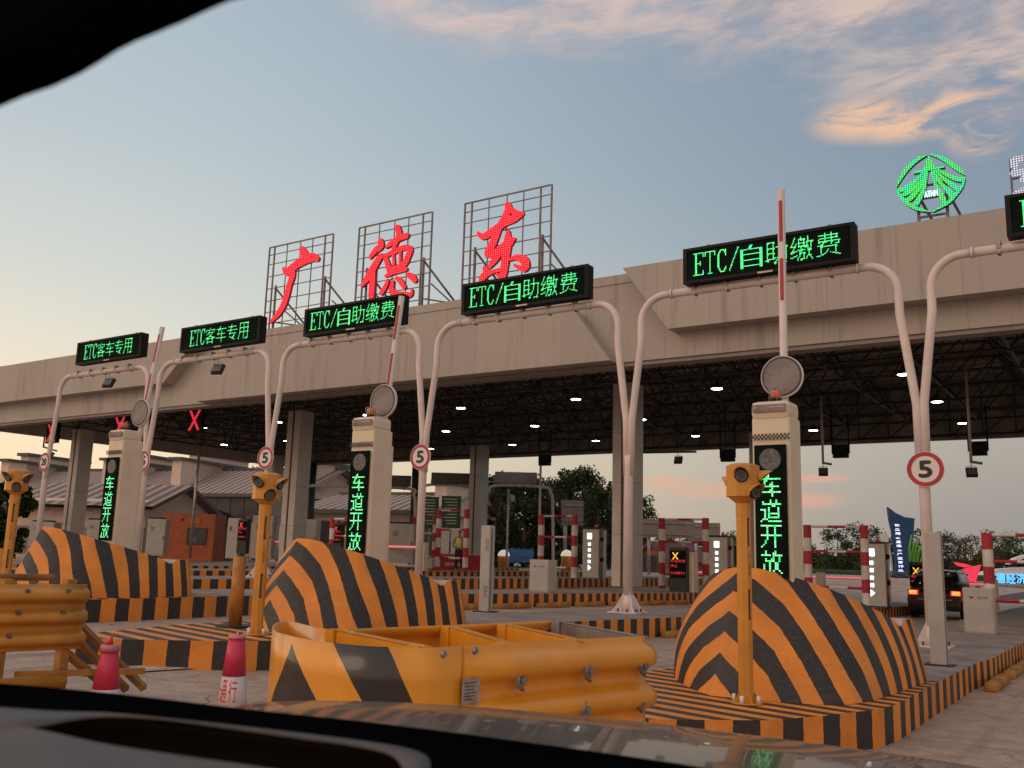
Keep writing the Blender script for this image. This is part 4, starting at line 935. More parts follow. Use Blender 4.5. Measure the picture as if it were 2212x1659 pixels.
# ---------------------------------------------------------------- round green emblem
EY = 25.2
def ecrop(px, py): return ((3400 + px / 3.318) / 1.8228, (550 + py / 3.318) / 1.8228)
root = thing('road_emblem', atY(*ecrop(880, 1060), EY), 'round glowing green road emblem on short legs above the canopy', 'emblem sign')
O = root.location
em = MB('emblem_face', 'dark_metal')
ES = [[(430, 620, 3), (480, 510, 26), (560, 390, 34), (660, 290, 34), (760, 225, 24), (830, 200, 5)],
      [(860, 192, 4), (980, 222, 24), (1090, 275, 34), (1190, 350, 38), (1270, 410, 26), (1330, 462, 4)],
      [(845, 215, 8), (852, 280, 40), (858, 340, 72), (862, 392, 100)],
      [(655, 432, 18), (760, 412, 20), (860, 390, 20), (960, 370, 20), (1062, 350, 20)],
      [(790, 400, 18), (720, 500, 24), (600, 600, 40), (490, 660, 36), (430, 655, 8)],
      [(815, 410, 14), (760, 520, 22), (660, 630, 34), (560, 700, 40), (490, 730, 14)],
      [(822, 415, 14), (790, 540, 22), (710, 660, 34), (620, 760, 44), (560, 800, 20)],
      [(830, 420, 14), (810, 560, 22), (770, 690, 34), (710, 800, 44), (690, 860, 30)],
      [(440, 670, 14), (510, 770, 24), (600, 850, 28), (700, 900, 28), (800, 930, 16), (885, 942, 4)],
      [(890, 405, 14), (925, 540, 20), (975, 660, 30), (1040, 770, 40), (1060, 830, 30)],
      [(910, 400, 14), (985, 540, 24), (1080, 640, 34), (1150, 720, 44), (1150, 780, 20)],
      [(935, 395, 14), (1040, 500, 24), (1140, 580, 34), (1220, 640, 38), (1240, 660, 14)],
      [(965, 385, 16), (1070, 450, 26), (1180, 500, 34), (1280, 520, 40), (1330, 500, 14)],
      [(1325, 490, 8), (1290, 600, 24), (1210, 710, 28), (1120, 810, 28), (1010, 880, 20), (905, 942, 4)],
      [(805, 725, 38), (880, 712, 38), (975, 696, 38)]]
for s_ in ES: brush(em, s_, EY, O, 'emblem_face', 'dark_metal', .12, ecrop, rnd=False)
emo = em.build('green_pattern', root, O, fix=False)
a = atY(*ecrop(800, 765), EY); b_ = atY(*ecrop(975, 735), EY); tx = MB('led_white'); write(tx, 'ATHM', (a.x, EY - .03, a.z), V(1, 0, 0), V(0, 0, 1), b_.x - a.x, .17, bold=.008); tx.build('letters', root, O, fix=False)
lg = MB('frame_steel')
for px in (710, 1090):
    p0 = atY(*ecrop(px, 1060 if px < 900 else 1020), EY); lg.box((p0.x, EY + .17, (ZT + 11.5) / 2 + .03), (.07, .07, 11.5 - ZT)); lg.tube([(p0.x + .02, EY + .22, 11.2), (p0.x + .42, EY + 1.0, ZT + .05)], .04, 6)
for z in (ZT + .45, 11.1, 11.45): p0, p1 = atY(*ecrop(710, 1060), EY), atY(*ecrop(1090, 1020), EY); lg.box(((p0.x + p1.x) / 2, EY + .175, z), (p1.x - p0.x, .05, .05))
lg.build('support_frame', root, O, fix=False)
# white dotted character, cut by the right edge
a = atY(2181, 345, EY); root = thing('rooftop_character', (a.x, EY, ZT + .4), 'white dotted rooftop character cut by the right edge of the picture', 'rooftop sign')
O = root.location; ch = MB('white_dot_face', 'dark_metal')
write(ch, '安', (a.x + .02, EY, 10.72), V(1, 0, 0), V(0, 0, 1), 1.15, 1.1, bold=.045); ch.build('white_character', root, O, fix=False)
fr = MB('frame_steel')
for x in (0, .6, 1.2): fr.box((a.x + x, EY + .1, 10.95), (.05, .05, 1.5))
for z in (10.65, 11.2, 11.7): fr.box((a.x + .6, EY + .105, z), (1.25, .05, .05))
fr.build('steel_grid', root, O, fix=False)
# ---------------------------------------------------------------- steel guardrail crash cushion in front (yellow, striped nose)
def wave(t):                       # thrie-beam profile: outward offset for height fraction 0..1 (top to bottom)
    return .042 * math.tanh(1.9 * math.cos(2 * math.pi * t * 3 + math.pi)) / .956
ZC = 1.2
near = [(600, 1366), (618, 1371), (645, 1378), (690, 1385), (740, 1391), (800, 1396), (860, 1398), (930, 1399), (1000, 1396), (1100, 1390), (1200, 1383), (1300, 1378), (1392, 1374)]
nose = [(640, 1345), (620, 1342), (603, 1344), (593, 1350), (591, 1358)]
far = [(1197, 1341), (1100, 1345), (960, 1351), (850, 1355), (740, 1360), (690, 1357), (665, 1351)]
def cz3(q): p = atZ(q[0], q[1], ZC); return V(p.x, p.y, ZC)
cu = cz3((900, 1390)); cu = thing('crash_cushion', (cu.x, cu.y, gnd(cu.x, cu.y)), 'yellow steel crash cushion with black stripes and corrugated guardrail sides, nearest in front', 'crash cushion')
O = cu.location.copy(); GZ = O.z + .02
def smooth_path(P, n):
    out = []
    for i in range(len(P) - 1):
        p = [P[max(0, min(len(P) - 1, i + q))] for q in (-1, 0, 1, 2)]
        for s_ in range(n):
            t = s_ / n; out.append(.5 * ((2 * p[1]) + (-p[0] + p[2]) * t + (2 * p[0] - 5 * p[1] + 4 * p[2] - p[3]) * t * t + (-p[0] + 3 * p[1] - 3 * p[2] + p[3]) * t ** 3))
    out.append(P[-1]); return out
skin = smooth_path([cz3(q) for q in far[4:] + nose + near[:9]], 6)
arcl = [0.0]
for a, b_ in zip(skin, skin[1:]): arcl.append(arcl[-1] + (b_ - a).length)
# arc position of the image column where the black marks start
def arc_of(px):
    t = cz3((px, 1388)); best = min(range(len(skin) // 2, len(skin)), key=lambda i: abs((skin[i] - EYE).normalized().dot(W @ V(1, 0, 0)) - (t - EYE).normalized().dot(W @ V(1, 0, 0)))); return arcl[best]
a0, a1, a2 = arc_of(636), arc_of(725), arc_of(841); HH = ZC - GZ
cpx = [arc_of(p) for p in (590, 715, 822, 922)]; hv = .31
cushion_mat(a0, cpx[0], cpx[1], a1, a2, cpx[2], cpx[3], hv)
mb = MB('cushion_paint'); mb.smooth = True; NZ = 8
for i in range(len(skin) - 1):
    A, B = skin[i], skin[i + 1]
    for j in range(NZ):
        h0, h1 = j / NZ * HH, (j + 1) / NZ * HH
        mb.quad(A - V(0, 0, h1), B - V(0, 0, h1), B - V(0, 0, h0), A - V(0, 0, h0), [(arcl[i], h1), (arcl[i + 1], h1), (arcl[i + 1], h0), (arcl[i], h0)])
o = mb.build('nose_sheet', cu, O); md = o.modifiers.new('thick', 'SOLIDIFY'); md.thickness = .012; md.offset = 0
def rail(P, name, z0, zone, out_sign, flare=0.0, mt='yellow_steel', parent=cu, Og=O, steps=42):
    m = MB(mt); m.smooth = True; R_ = []
    for i, p in enumerate(P):
        t = (P[min(i + 1, len(P) - 1)] - P[max(0, i - 1)]); t.z = 0; t.normalize(); n = V(t.y, -t.x, 0) * out_sign
        g_in = min(1.0, i / 5.0) if flare else 1.0
        R_.append([p + n * ((wave(k / steps) + .045) * g_in) + V(0, 0, z0 - p.z - zone * k / steps) for k in range(steps + 1)])
    for a, b_ in zip(R_, R_[1:]):
        for k in range(steps): m.quad(a[k], b_[k], b_[k + 1], a[k + 1])
    ob = m.build(name, parent, Og); md = ob.modifiers.new('thick', 'SOLIDIFY'); md.thickness = .007; md.offset = 0; return ob
nr = smooth_path([cz3(q) for q in near[8:]], 6)
r1 = rail(nr, 'guardrail_panel', ZC, .60, 1, .1)
fr_ = smooth_path([cz3(q) for q in far[:5]], 5)
rail(fr_, 'guardrail_panel', ZC, .60, 1)
# cross frames between the two rails
for (a, b_), mt in zip((((712, 1357), (912, 1396)), ((962, 1350), (1096, 1389)), ((1082, 1346), (1245, 1381)), ((1197, 1341), (1384, 1374))), ('yellow_steel', 'yellow_steel', 'yellow_steel', 'steel')):
    A, B = cz3(a), cz3(b_); d = (B - A).normalized(); n = V(-d.y, d.x, 0); m = MB(mt)
    m.prism([A - V(0, 0, .004), B - V(0, 0, .004), B - V(0, 0, .13), A - V(0, 0, .13)], n * .01); m.prism([A - V(0, 0, .002), B - V(0, 0, .002), B + n * .05 - V(0, 0, .002), A + n * .05 - V(0, 0, .002)], V(0, 0, -.008))
    m.prism([A - V(0, 0, .45), B - V(0, 0, .45), B - V(0, 0, .56), A - V(0, 0, .56)], n * .01)
    for q in (.05, .95): c = A.lerp(B, q); m.box((c.x, c.y, (ZC + GZ) / 2), (.06, .06, ZC - GZ))
    m.build('cross_frame', cu, O)
# bolts with oval washers
rn = (nr[-1] - nr[6]); rn.z = 0; rn.normalize(); nn = V(rn.y, -rn.x, 0)
def washer(px, py, off=.085, big=True):
    # point on the near rail plane
    A = nr[6]; r = ray(px, py); t = (A + nn * off - EYE).dot(nn) / r.dot(nn); p = EYE + r * t
    m = MB('steel')
    if big:
        pts = [p + V(0, 0, .05) + nn * .004 + rn * .01, p + V(0, 0, .03) + nn * .01 - rn * .01, p + nn * .012 - rn * .018, p - V(0, 0, .03) + nn * .01 - rn * .012, p - V(0, 0, .05) + nn * .004 + rn * .02]
        m.tube(pts, [.008, .011, .012, .011, .009], 8); m.cyl(p, p + nn * .036, .018, n=6, smooth=False); m.disc(p + nn * .012, nn, .038, 16)
    else: m.cyl(p, p + nn * .012, .018, .012, 12)
    m.build('rail_bolt', cu, O)
for px, py in ((1122, 1467), (1268, 1449), (1386, 1438), (1262, 1531), (1380, 1516)): washer(px, py, .045)
for px, py in ((958, 1413), (1026, 1406)): washer(px, py, .09, False)
A = nr[0]; r = ray(1007, 1490); t = (A - EYE).dot(nn) / r.dot(nn); p = EYE + r * t + nn * .03
m = MB('plate'); m.prism([p + rn * -.05 + V(0, 0, .052), p + rn * .05 + V(0, 0, .055), p + rn * .05 - V(0, 0, .052), p - rn * .05 - V(0, 0, .055)], nn * .004)
m.use('black_mark')
for k in range(6): m.prism([p + nn * .0052 + rn * (-.04) + V(0, 0, .035 - k * .014), p + nn * .0052 + rn * (.03 - .008 * (k % 3)) + V(0, 0, .035 - k * .014), p + nn * .0052 + rn * (.03 - .008 * (k % 3)) + V(0, 0, .032 - k * .014), p + nn * .0052 + rn * (-.04) + V(0, 0, .032 - k * .014)], nn * .0005)
m.build('data_plate', cu, O)
# ---------------------------------------------------------------- old guardrail cart on the left
zl = 1.26; e = atZ(188, 1262, zl); dl = V(math.sin(R(11)), math.cos(R(11)), 0); s0 = V(e.x, e.y, zl)
cart = thing('guardrail_cart', (e.x - .6, e.y - 1.0, gnd(e.x, e.y)), 'old three-rail yellow guardrail cart with leaning legs at the left edge', 'guardrail cart')
Oc = cart.location.copy(); gl = Oc.z
P = [s0 - dl * (3.0 - .3 * k) for k in range(11)]
rail(P, 'guardrail_panel', zl, .53, 1, 0, 'yellow_paint', cart, Oc)
nL = V(dl.y, -dl.x, 0)
bk = MB('old_yellow'); Q = [p - nL * .75 for p in P]; bk.tube([Q[0] - V(0, 0, -.03), Q[-1] + V(0, 0, .03)], .03, 8); bk.build('rear_rail', cart, Oc)
for t in (2.5, 1.5, .62, .12):
    c = s0 - dl * t - nL * .06; m = MB('old_yellow'); m.box((c.x, c.y, (zl + .04 + gl + .12) / 2), (.08, .08, zl - .08 - gl)); m.box((c.x - nL.x * .35, c.y - nL.y * .35, zl - .05), (.7, .05, .06), rz=math.atan2(nL.y, nL.x)); m.build('post', cart, Oc)
for t, w in ((.35, .7), (.12, .6), (-.02, .62)):
    a = s0 - dl * t - nL * .1 - V(0, 0, .35); m = MB('old_yellow'); b_ = a + dl * w - V(0, 0, a.z - gl - .06); d = (b_ - a); m.tube([a, b_], .038, 4, smooth=False); m.build('brace', cart, Oc)
m = MB('yellow_paint'); a = s0 - dl * 3 - V(0, 0, .82); b_ = s0 - dl * .1 - V(0, 0, .78); m.tube([a, b_], .055, 12); m.build('tow_tube', cart, Oc)
m = MB('steel'); a = s0 - dl * 3 - V(0, 0, .66) - nL * .3; m.tube([a, a + dl * 1.9], .04, 10); m.tube([a + dl * 1.7, a + dl * 2.2], .055, 10); m.build('ram', cart, Oc)
m = MB('old_yellow'); c = s0 - dl * .3 + nL * .0; m.box((c.x, c.y, gl + .03), (1.3, .5, .03), rz=R(60)); m.box((c.x + .1, c.y + .3, gl + .25), (1.0, .05, .05), rz=R(60)); m.build('base_frame', cart, Oc)
for t, z in ((.5, .05), (.18, .05), (.55, .22), (.2, .22), (.6, .40)):
    c = s0 - dl * t + nL * .09 - V(0, 0, z); m = MB('bolt'); m.cyl(c - nL * .03, c + nL * .01, .018, n=8); m.build('rail_bolt', cart, Oc)
# ---------------------------------------------------------------- cones
def cone(px, py, h, label, stub, word):
    zt0 = .17 + .02 + h; p = atZ(px, py, zt0); gz = gnd(p.x, p.y); root = thing('traffic_cone', (p.x, p.y, gz), label, 'traffic cone', 'red and white traffic cones in front', rz=R(-40))
    H = zt0 - gz; bf = .40 if stub else .60; rb = .118 + (bf - .22) / .78 * (.062 - .118); c = MB('cone_red'); c.cyl((0, 0, H * bf), (0, 0, H), rb, .062, 28); c.build('upper_body', root)
    c = MB('cone_white'); c.cyl((0, 0, H * .22), (0, 0, H * bf), .1185, rb + .0005, 28); c.build('white_band', root)
    c = MB('cone_red'); c.cyl((0, 0, .03), (0, 0, H * .22), .136, .119, 28); c.box((0, 0, .02), (.42, .42, .04), bev=.012); c.build('base', root)
    c = MB('cone_pink'); c.cyl((0, 0, H - .005), (0, 0, H + .022), .07, .062, 24)
    if stub: c.cyl((0, 0, H - .03), (0, 0, H + .02), .078, .074, 24); c.use('cone_red'); c.tube([(0, 0, H + .02), (.012, 0, H + .06), (-.004, .006, H + .10)], [.022, .014, .004], 8); c.tube([(-.03, -.03, H + .018), (-.02, -.04, H + .035), (.03, -.035, H + .02)], .01, 6)
    else: c.tube([(0, 0, H + .02), (-.02, .0, H + .035), (.01, .01, H + .02)], .012, 6)
    c.build('cap', root)
    w = MB('cone_red'); rr = .140
    for ch, a0 in zip(word, (-2.65, -1.85, -1.1, -.35)):
        B = bits(ch, 12, 12)
        for r_ in range(12):
            for q in range(12):
                if B[r_][q]:
                    z1 = H * (bf - .03) - r_ * .0135; a = a0 + q * .052; rad = lambda z: .118 + (z - H * .22) / (H * .78) * (.062 - .118) + .0018
                    w.quad(*[(rad(z) * math.cos(t), rad(z) * math.sin(t), z) for t, z in ((a, z1 - .0137), (a + .053, z1 - .0137), (a + .053, z1), (a, z1))])
    w.build('lettering', root, fix=False)
    return root
cone(512, 1378, .72, 'red and white traffic cone nearer the striped crash cushion', False, '安全通行')
cone(238, 1398, .60, 'red traffic cone with a torn pink cap, nearer the guardrail cart', True, '安全通行')
# ---------------------------------------------------------------- furniture on the islands
def grey_post(p, label, mt, holes, H=1.74):
    root = thing('equipment_post', p, label, 'equipment post', 'tall grey equipment posts')
    m = MB(mt); m.box((0, 0, H / 2 + .01), (.20, .16, H), bev=.008); m.build('housing', root)
    b = MB('dark_metal'); b.box((0, 0, .006), (.36, .32, .02)); b.build('base_plate', root)
    s_ = MB('black_mark'); s_.box((.1015, -.02, H / 2), (.004, .02, H * .95))
    for k in range(7 if holes else 0): s_.box((.04, -.0815, H - .25 - k * .03), (.08, .004, .008)); s_.box((.04, -.0815, .45 - k * .03), (.08, .004, .008))
    s_.build('door_gap', root); return root
p = atZ(2030, 1437, ztop(0, 14)); grey_post((p.x, p.y, ztop(0, p.y) + .003), 'tall plain grey post in front of the right gantry post', 'pale_cabinet', 0)
p = atZ(1049, 1319, ztop(1, 12.2)); grey_post((p.x, p.y, ztop(1, p.y) + .003), 'tall grey post with louvres right of the left chevron nose', 'pale_cabinet', 1, 1.52)
def cabinet(p, s, label, mt='pale_cabinet', logo=True, rz=0.0):
    root = thing('control_cabinet', p, label, 'cabinet', 'grey control cabinets on the islands', rz)
    m = MB(mt); m.box((0, 0, s[2] / 2), s, bev=.012); m.build('housing', root)
    d = MB(mt); d.box((0, -s[1] / 2 - .006, s[2] * .5), (s[0] * .9, .012, s[2] * .92)); dd = d.build('door', root)
    if logo:
        l = MB('black_mark'); write(l, '科技', (-s[0] * .02, -s[1] / 2 - .0135, s[2] * .76), V(1, 0, 0), V(0, 0, 1), s[0] * .36, .05)
        l.poly([(-s[0] * .36, -s[1] / 2 - .0135, s[2] * .80), (-s[0] * .1, -s[1] / 2 - .0135, s[2] * .81), (-s[0] * .16, -s[1] / 2 - .0135, s[2] * .785), (-s[0] * .24, -s[1] / 2 - .0135, s[2] * .75), (-s[0] * .24, -s[1] / 2 - .0135, s[2] * .785)]); l.build('logo', dd, fix=False)
    return root
p = atZ(2113, 1367, ztop(0, 21)); cabinet((p.x + .06, p.y, ztop(0, p.y) + .003), (.58, .4, .93), 'low grey cabinet with a small logo, right of the dark car')
p = atX(1173, 1272, -13.7); cabinet((p.x, p.y, ztop(2, p.y) + .003), (.60, .46, .86), 'low grey cabinet with a small logo, left of the main column')
# red and white height guards
def guard(px0, px1, pyt, pyb, X, i, label, far_=False):
    b_ = atX(px0, pyb, X); Y = b_.y; t = atY(px0, pyt, Y); x1 = atY(px1, pyt, Y).x; zb = b_.z; zt_g = t.z; root = thing('height_guard', ((b_.x + x1) / 2, Y, zb), label, 'guard frame', 'red and white striped guard frames')
    w = abs(x1 - b_.x); H = zt_g - zb
    for s_ in (-1, 1):
        m = MB('redwhite'); n = 14; r = .125 if not far_ else .1
        for k in range(n):
            a0, a1 = 2 * math.pi * k / n, 2 * math.pi * (k + 1) / n; c0 = (s_ * w / 2 + r * math.cos(a0), r * math.sin(a0)); c1 = (s_ * w / 2 + r * math.cos(a1), r * math.sin(a1)); q = H / .41
            m.smooth = True; m.quad((*c0, 0), (*c1, 0), (*c1, H), (*c0, H), [(-q - .5 + .5, 0), (-q, 0), (0, 0), (0, 0)])
        m.smooth = False; m.use('red_paint'); m.disc((s_ * w / 2, 0, H), (0, 0, 1), r, 14); m.build('post', root, fix=False)
    for z in (H - .05, H * .66, H * .2):
        m = MB('redwhite'); n = 10; r = .042; L = w - .18
        for k in range(n):
            a0, a1 = 2 * math.pi * k / n, 2 * math.pi * (k + 1) / n; c0 = (r * math.cos(a0), z + r * math.sin(a0)); c1 = (r * math.cos(a1), z + r * math.sin(a1)); q = L / .55; of = 0 if z > H * .9 else 1
            m.smooth = True; m.quad((-L / 2, *c0), (L / 2, *c0), (L / 2, *c1), (-L / 2, *c1), [(of, 0), (of + q, 0), (of + q, 0), (of, 0)])
        m.build('crossbar', root, fix=False)
    return root
guard(1748, 1866, 1134, 1300, -8.9, 1, 'red and white guard frame right of the tall signal tower')
guard(2142, 2262, 1151, 1333, -3.2, 0, 'red and white guard frame cut by the right edge')
guard(1430, 1524, 1119, 1271, -14.9, 2, 'red and white guard frame just right of the main column')
guard(1167, 1242, 1112, 1253, -20.3, 3, 'red and white guard frame behind the low cabinet left of the column')
guard(944, 1009, 1100, 1231, -25.6, 4, 'red and white guard frame beside the worker in the lime vest')
guard(712, 780, 1118, 1235, -25.9, 4, 'red and white guard frame half hidden by the middle signal tower', True)
guard(890, 940, 1116, 1222, -31.0, 5, 'distant red and white guard frame behind the slim gantry post', True)
# self-service kiosks with white glowing squares
def kiosk(px, pyt, pyb, X, Y, label, wpx=26):
    t = atY(px, pyt, Y); b_ = atY(px, pyb, Y); H = t.z - b_.z; root = thing('payment_kiosk', (t.x, Y, b_.z), label, 'payment kiosk', 'tall white payment kiosks')
    k = H / 2.6; w = .95 * k; m = MB('kiosk_body'); m.box((0, .35 * k, H / 2), (w, .9 * k, H), bev=.02); m.use('dark_metal'); m.box((0, .35 * k, H + .03), (w * 1.03, .95 * k, .07)); m.box((0, .35 * k, .04), (w * 1.01, .92 * k, .09)); m.build('housing', root)
    o_ = MB('kiosk_orange'); o_.box((w / 2 + .004, .18 * k, H * .53), (.014, .42 * k, H * .92)); o_.use('black_plastic')
    for z in (.80, .40): o_.cyl((w / 2, .18 * k, H * z), (w / 2 + .10, .18 * k, H * z), .12 * k, .09 * k, 14)
    o_.use('kiosk_blue')
    for z in (.93, .55): o_.box((w / 2 + .014, .18 * k, H * z), (.01, .3 * k, H * .1))
    o_.box((w / 2 + .014, .18 * k, H * .12), (.01, .4 * k, H * .18)); o_.build('service_panel', root)
    e_ = MB('panel_white'); e_.box((-.05, -.101 * k - .006, H * .86), (.27 * k, .012, .30 * k), bev=.004); e_.build('light_panel', root)
    for q in range(4): e_ = MB('panel_white'); e_.box((-.05, -.101 * k - .006, H * (.70 - q * .115)), (.15 * k, .012, .15 * k), bev=.005); e_.build('light_square', root)
    e_ = MB('panel_white'); e_.prism([(-.13 * k, -.101 * k - .012, H * .29), (.04 * k, -.101 * k - .012, H * .235), (-.13 * k, -.101 * k - .012, H * .18)], (0, .012, 0)); e_.build('light_arrow', root)
    tx = MB('led_red'); write(tx, '收费', (-.14 * k, -.101 * k - .0135, H * .862), V(1, 0, 0), V(0, 0, 1), .19 * k, .05 * k); tx.build('lettering', root, fix=False)
    bb = MB('beacon_orange'); bb.cyl((.1, .3 * k, H + .06), (.1, .3 * k, H + .2), .07, .06, 12); bb.build('beacon', root); return root
kiosk(1278, 1143, 1252, 0, 35.5, 'white payment kiosk with lit squares and arrow just left of the main column')
kiosk(1552, 1160, 1275, 0, 36.0, 'white payment kiosk with lit squares right of the second guard frame')
kiosk(1885, 1174, 1314, 0, 34.5, 'payment kiosk seen edge-on behind the guard frame, near the blue sign')
# fee displays with red text
def fee_display(px, pyt, pyb, wpx, Y, label, n_=3):
    t = atY(px, pyt, Y); b_ = atY(px, pyb, Y); w = abs(atY(px + wpx, pyt, Y).x - t.x); H = t.z - b_.z; root = thing('fee_display', (t.x, Y, b_.z), label, 'LED display', 'red text fee displays')
    m = MB('dark_metal'); m.box((0, 0, H / 2), (w, .2, H), bev=.01); m.use('cream'); m.box((w * .3, .32, H * .46), (w * .9, .4, H * .9)); m.build('housing', root)
    sc_ = MB('screen'); sc_.box((0, -.104, H * .66), (w * .9, .008, H * .56)); s_ = sc_.build('screen', root)
    c = MB('led_amber' if n_ == 3 else 'led_red')
    for q in range(9):
        u = -1 + 2 * q / 8
        for sg in (-1, 1): c.box((-w * .15 + u * w * .13 * sg, -.112, H * .83 + u * w * .16), (w * .055, .006, w * .055))
    c.build('cross', s_)
    tt = MB('led_red')
    for k, (z, txt) in enumerate(((.70, '车道关闭'), (.60, '停止'), (.46, '请绕行'))):
        led(tt, [(q, 1) for q in txt], (-w * .42, -.1115, H * z), V(1, 0, 0), V(0, 0, 1), w * (.84 if len(txt) > 2 else .42), H * .055, 9, ['led_red'], .8)
    tt.build('led_text', s_, fix=False); tag(s_.children[-1], kind=None)
    bb = MB('beacon_orange'); bb.cyl((w * .2, .1, H), (w * .2, .1, H + .14), .05, n=10); bb.build('beacon', root); return root
fee_display(1467, 1183, 1290, 38, 31.5, 'red text fee display with yellow cross inside the second guard frame')
fee_display(1985, 1214, 1330, 42, 40.0, 'red text fee display with yellow cross behind the dark car')
fee_display(529, 1122, 1196, 20, 31.0, 'red text fee display with red cross left of a yellow light post', 2)
fee_display(733, 1130, 1200, 18, 30.0, 'red text fee display mostly hidden behind the middle signal tower', 2)
# glowing red boom arms across the lanes
def red_boom(px0, px1, py, Y, label):
    a, b_ = atY(px0, py, Y), atY(px1, py + .004 * (px1 - px0), Y); mid = (a + b_) / 2; L = (b_ - a).length
    root = thing('lit_barrier_arm', mid, label, 'barrier arm', 'glowing red boom arms across the lanes'); m = MB('white_pole'); m.box((0, .03, 0), (L, .04, .10)); m.build('arm', root)
    g2 = MB('red_tube'); g2.cyl((-L / 2, -.005, .02), (L / 2, -.005, .02), .016, n=8); g2.build('light_strip', root)
    h = MB('cream'); zb = gnd(mid.x, mid.y) + .25; h.box((L / 2 + .1, .1, (zb - mid.z) / 2 + .1), (.3, .3, mid.z - zb + .2)); h.build('housing', root)
red_boom(1752, 1868, 1248, 42.0, 'glowing red boom arm left of the blue sign')
red_boom(2052, 2140, 1262, 43.0, 'glowing red boom arm above the right cabinet')
red_boom(1700, 1766, 1246, 39.0, 'short glowing red boom arm behind the tall chevron nose')
red_boom(816, 908, 1181, 31.0, 'glowing red boom arm right of the middle signal tower')
red_boom(580, 626, 1171, 31.0, 'glowing red boom arm behind the left yellow light post')
red_boom(1480, 1528, 1236, 44.0, 'distant glowing red boom arm beside the second guard frame')
# toll booths and equipment boxes on the left islands
def booth(px0, px1, pyt, pyb, D, label, mt, kind):
    a, b_ = atD(px0, pyb, D), atD(px1, pyb, D); t = atD(px0, pyt, D); w = (b_ - a).length; H = t.z - a.z; mid = (a + b_) / 2; rz = math.atan2(b_.y - a.y, b_.x - a.x)
    root = thing({'booth': 'toll_booth', 'box': 'equipment_box'}[kind], (mid.x, mid.y, a.z), label, {'booth': 'toll booth', 'box': 'equipment cabinet'}[kind], None if kind == 'booth' else 'grey equipment cabinets far back', rz)
    m = MB(mt); m.box((0, w * .35, H / 2), (w, w * .7, H), bev=.02); m.build('housing', root)
    if kind == 'booth':
        g2 = MB('dark_metal'); g2.box((w * .18, -.01, H * .52), (w * .38, .03, H * .36)); wd_ = g2.build('window', root); gg = MB('glass_dark'); gg.box((w * .18, -.028, H * .52), (w * .33, .006, H * .30)); gg.use('kiosk_blue'); gg.box((w * .12, -.033, H * .45), (w * .1, .004, H * .1)); gg.build('glass', wd_)
        v = MB('old_yellow'); v.box((w * .12, -.012, H * .86), (w * .2, .03, H * .12)); v.build('vent', root); v = MB('dark_metal'); v.cyl((-w * .12, 0, H * .87), (-w * .12, -.03, H * .87), w * .03); v.build('lamp', root)
    else:
        g2 = MB('dark_metal'); g2.box((-w * .1, w * .35, H + .03), (w * .75, w * .5, .1)); g2.build('roof', root); d = MB(mt); d.box((w * .12, -.008, H * .48), (w * .7, .016, H * .86)); d.use('black_mark'); d.box((w * .42, -.02, H * .5), (.04, .01, .14)); d.build('door', root)
        q = MB('sign_back'); q.box((-w * .2, -.02, H * .74), (w * .2, .02, H * .12)); q.build('intake', root)
booth(342, 458, 1107, 1210, 47, 'orange toll booth with a dark window at the left', 'orange_booth', 'booth')
booth(566 - 80, 512, 1118, 1206, 46, 'pale equipment cabinet just right of the orange booth', 'kiosk_body', 'box')
booth(312, 352, 1120, 1200, 40, 'grey equipment cabinet left of the orange booth', 'grey_cabinet', 'box')
booth(182, 222, 1122, 1180, 44, 'grey equipment cabinet behind the left signal tower', 'grey_cabinet', 'box')
booth(60, 112, 1126, 1180, 44, 'grey equipment cabinet behind the speed sign 20 post', 'grey_cabinet', 'box')
booth(628, 680, 1120, 1206, 46, 'pale equipment cabinet behind the left chevron nose', 'kiosk_body', 'box')
booth(540, 585, 1112, 1206, 43, 'pale equipment cabinet behind the left yellow light post', 'pale_cabinet', 'box')
booth(834, 892, 1130, 1215, 40, 'grey double-door equipment cabinet right of the middle signal tower', 'grey_cabinet', 'box')
# poles
for px, t_, b0, D, lb in ((410, 966, 1205, 42, 'thin grey steel pole in front of the orange booth'), (1094, 1055, 1220, 52, 'thin white camera pole left of the low cabinet'), (1163, 990, 1225, 48, 'thin pale pole left of the first guard frame')):
    a, b_ = atD(px, b0, D), atD(px, t_, D); m = MB('steel' if px < 500 else 'white_pole'); root = thing('pole', a, lb, 'pole'); m.cyl((0, 0, 0), (0, 0, b_.z - a.z), .07, .06, 10); m.build('shaft', root)
    if px == 1094: c = MB('white_paint'); c.cyl((.05, 0, b_.z - a.z - .3), (.35, -.1, b_.z - a.z - .35), .05, n=8); c.cyl((.35, -.1, b_.z - a.z - .35), (.35, -.1, b_.z - a.z - .7), .14, .1, 12); c.build('camera', root)
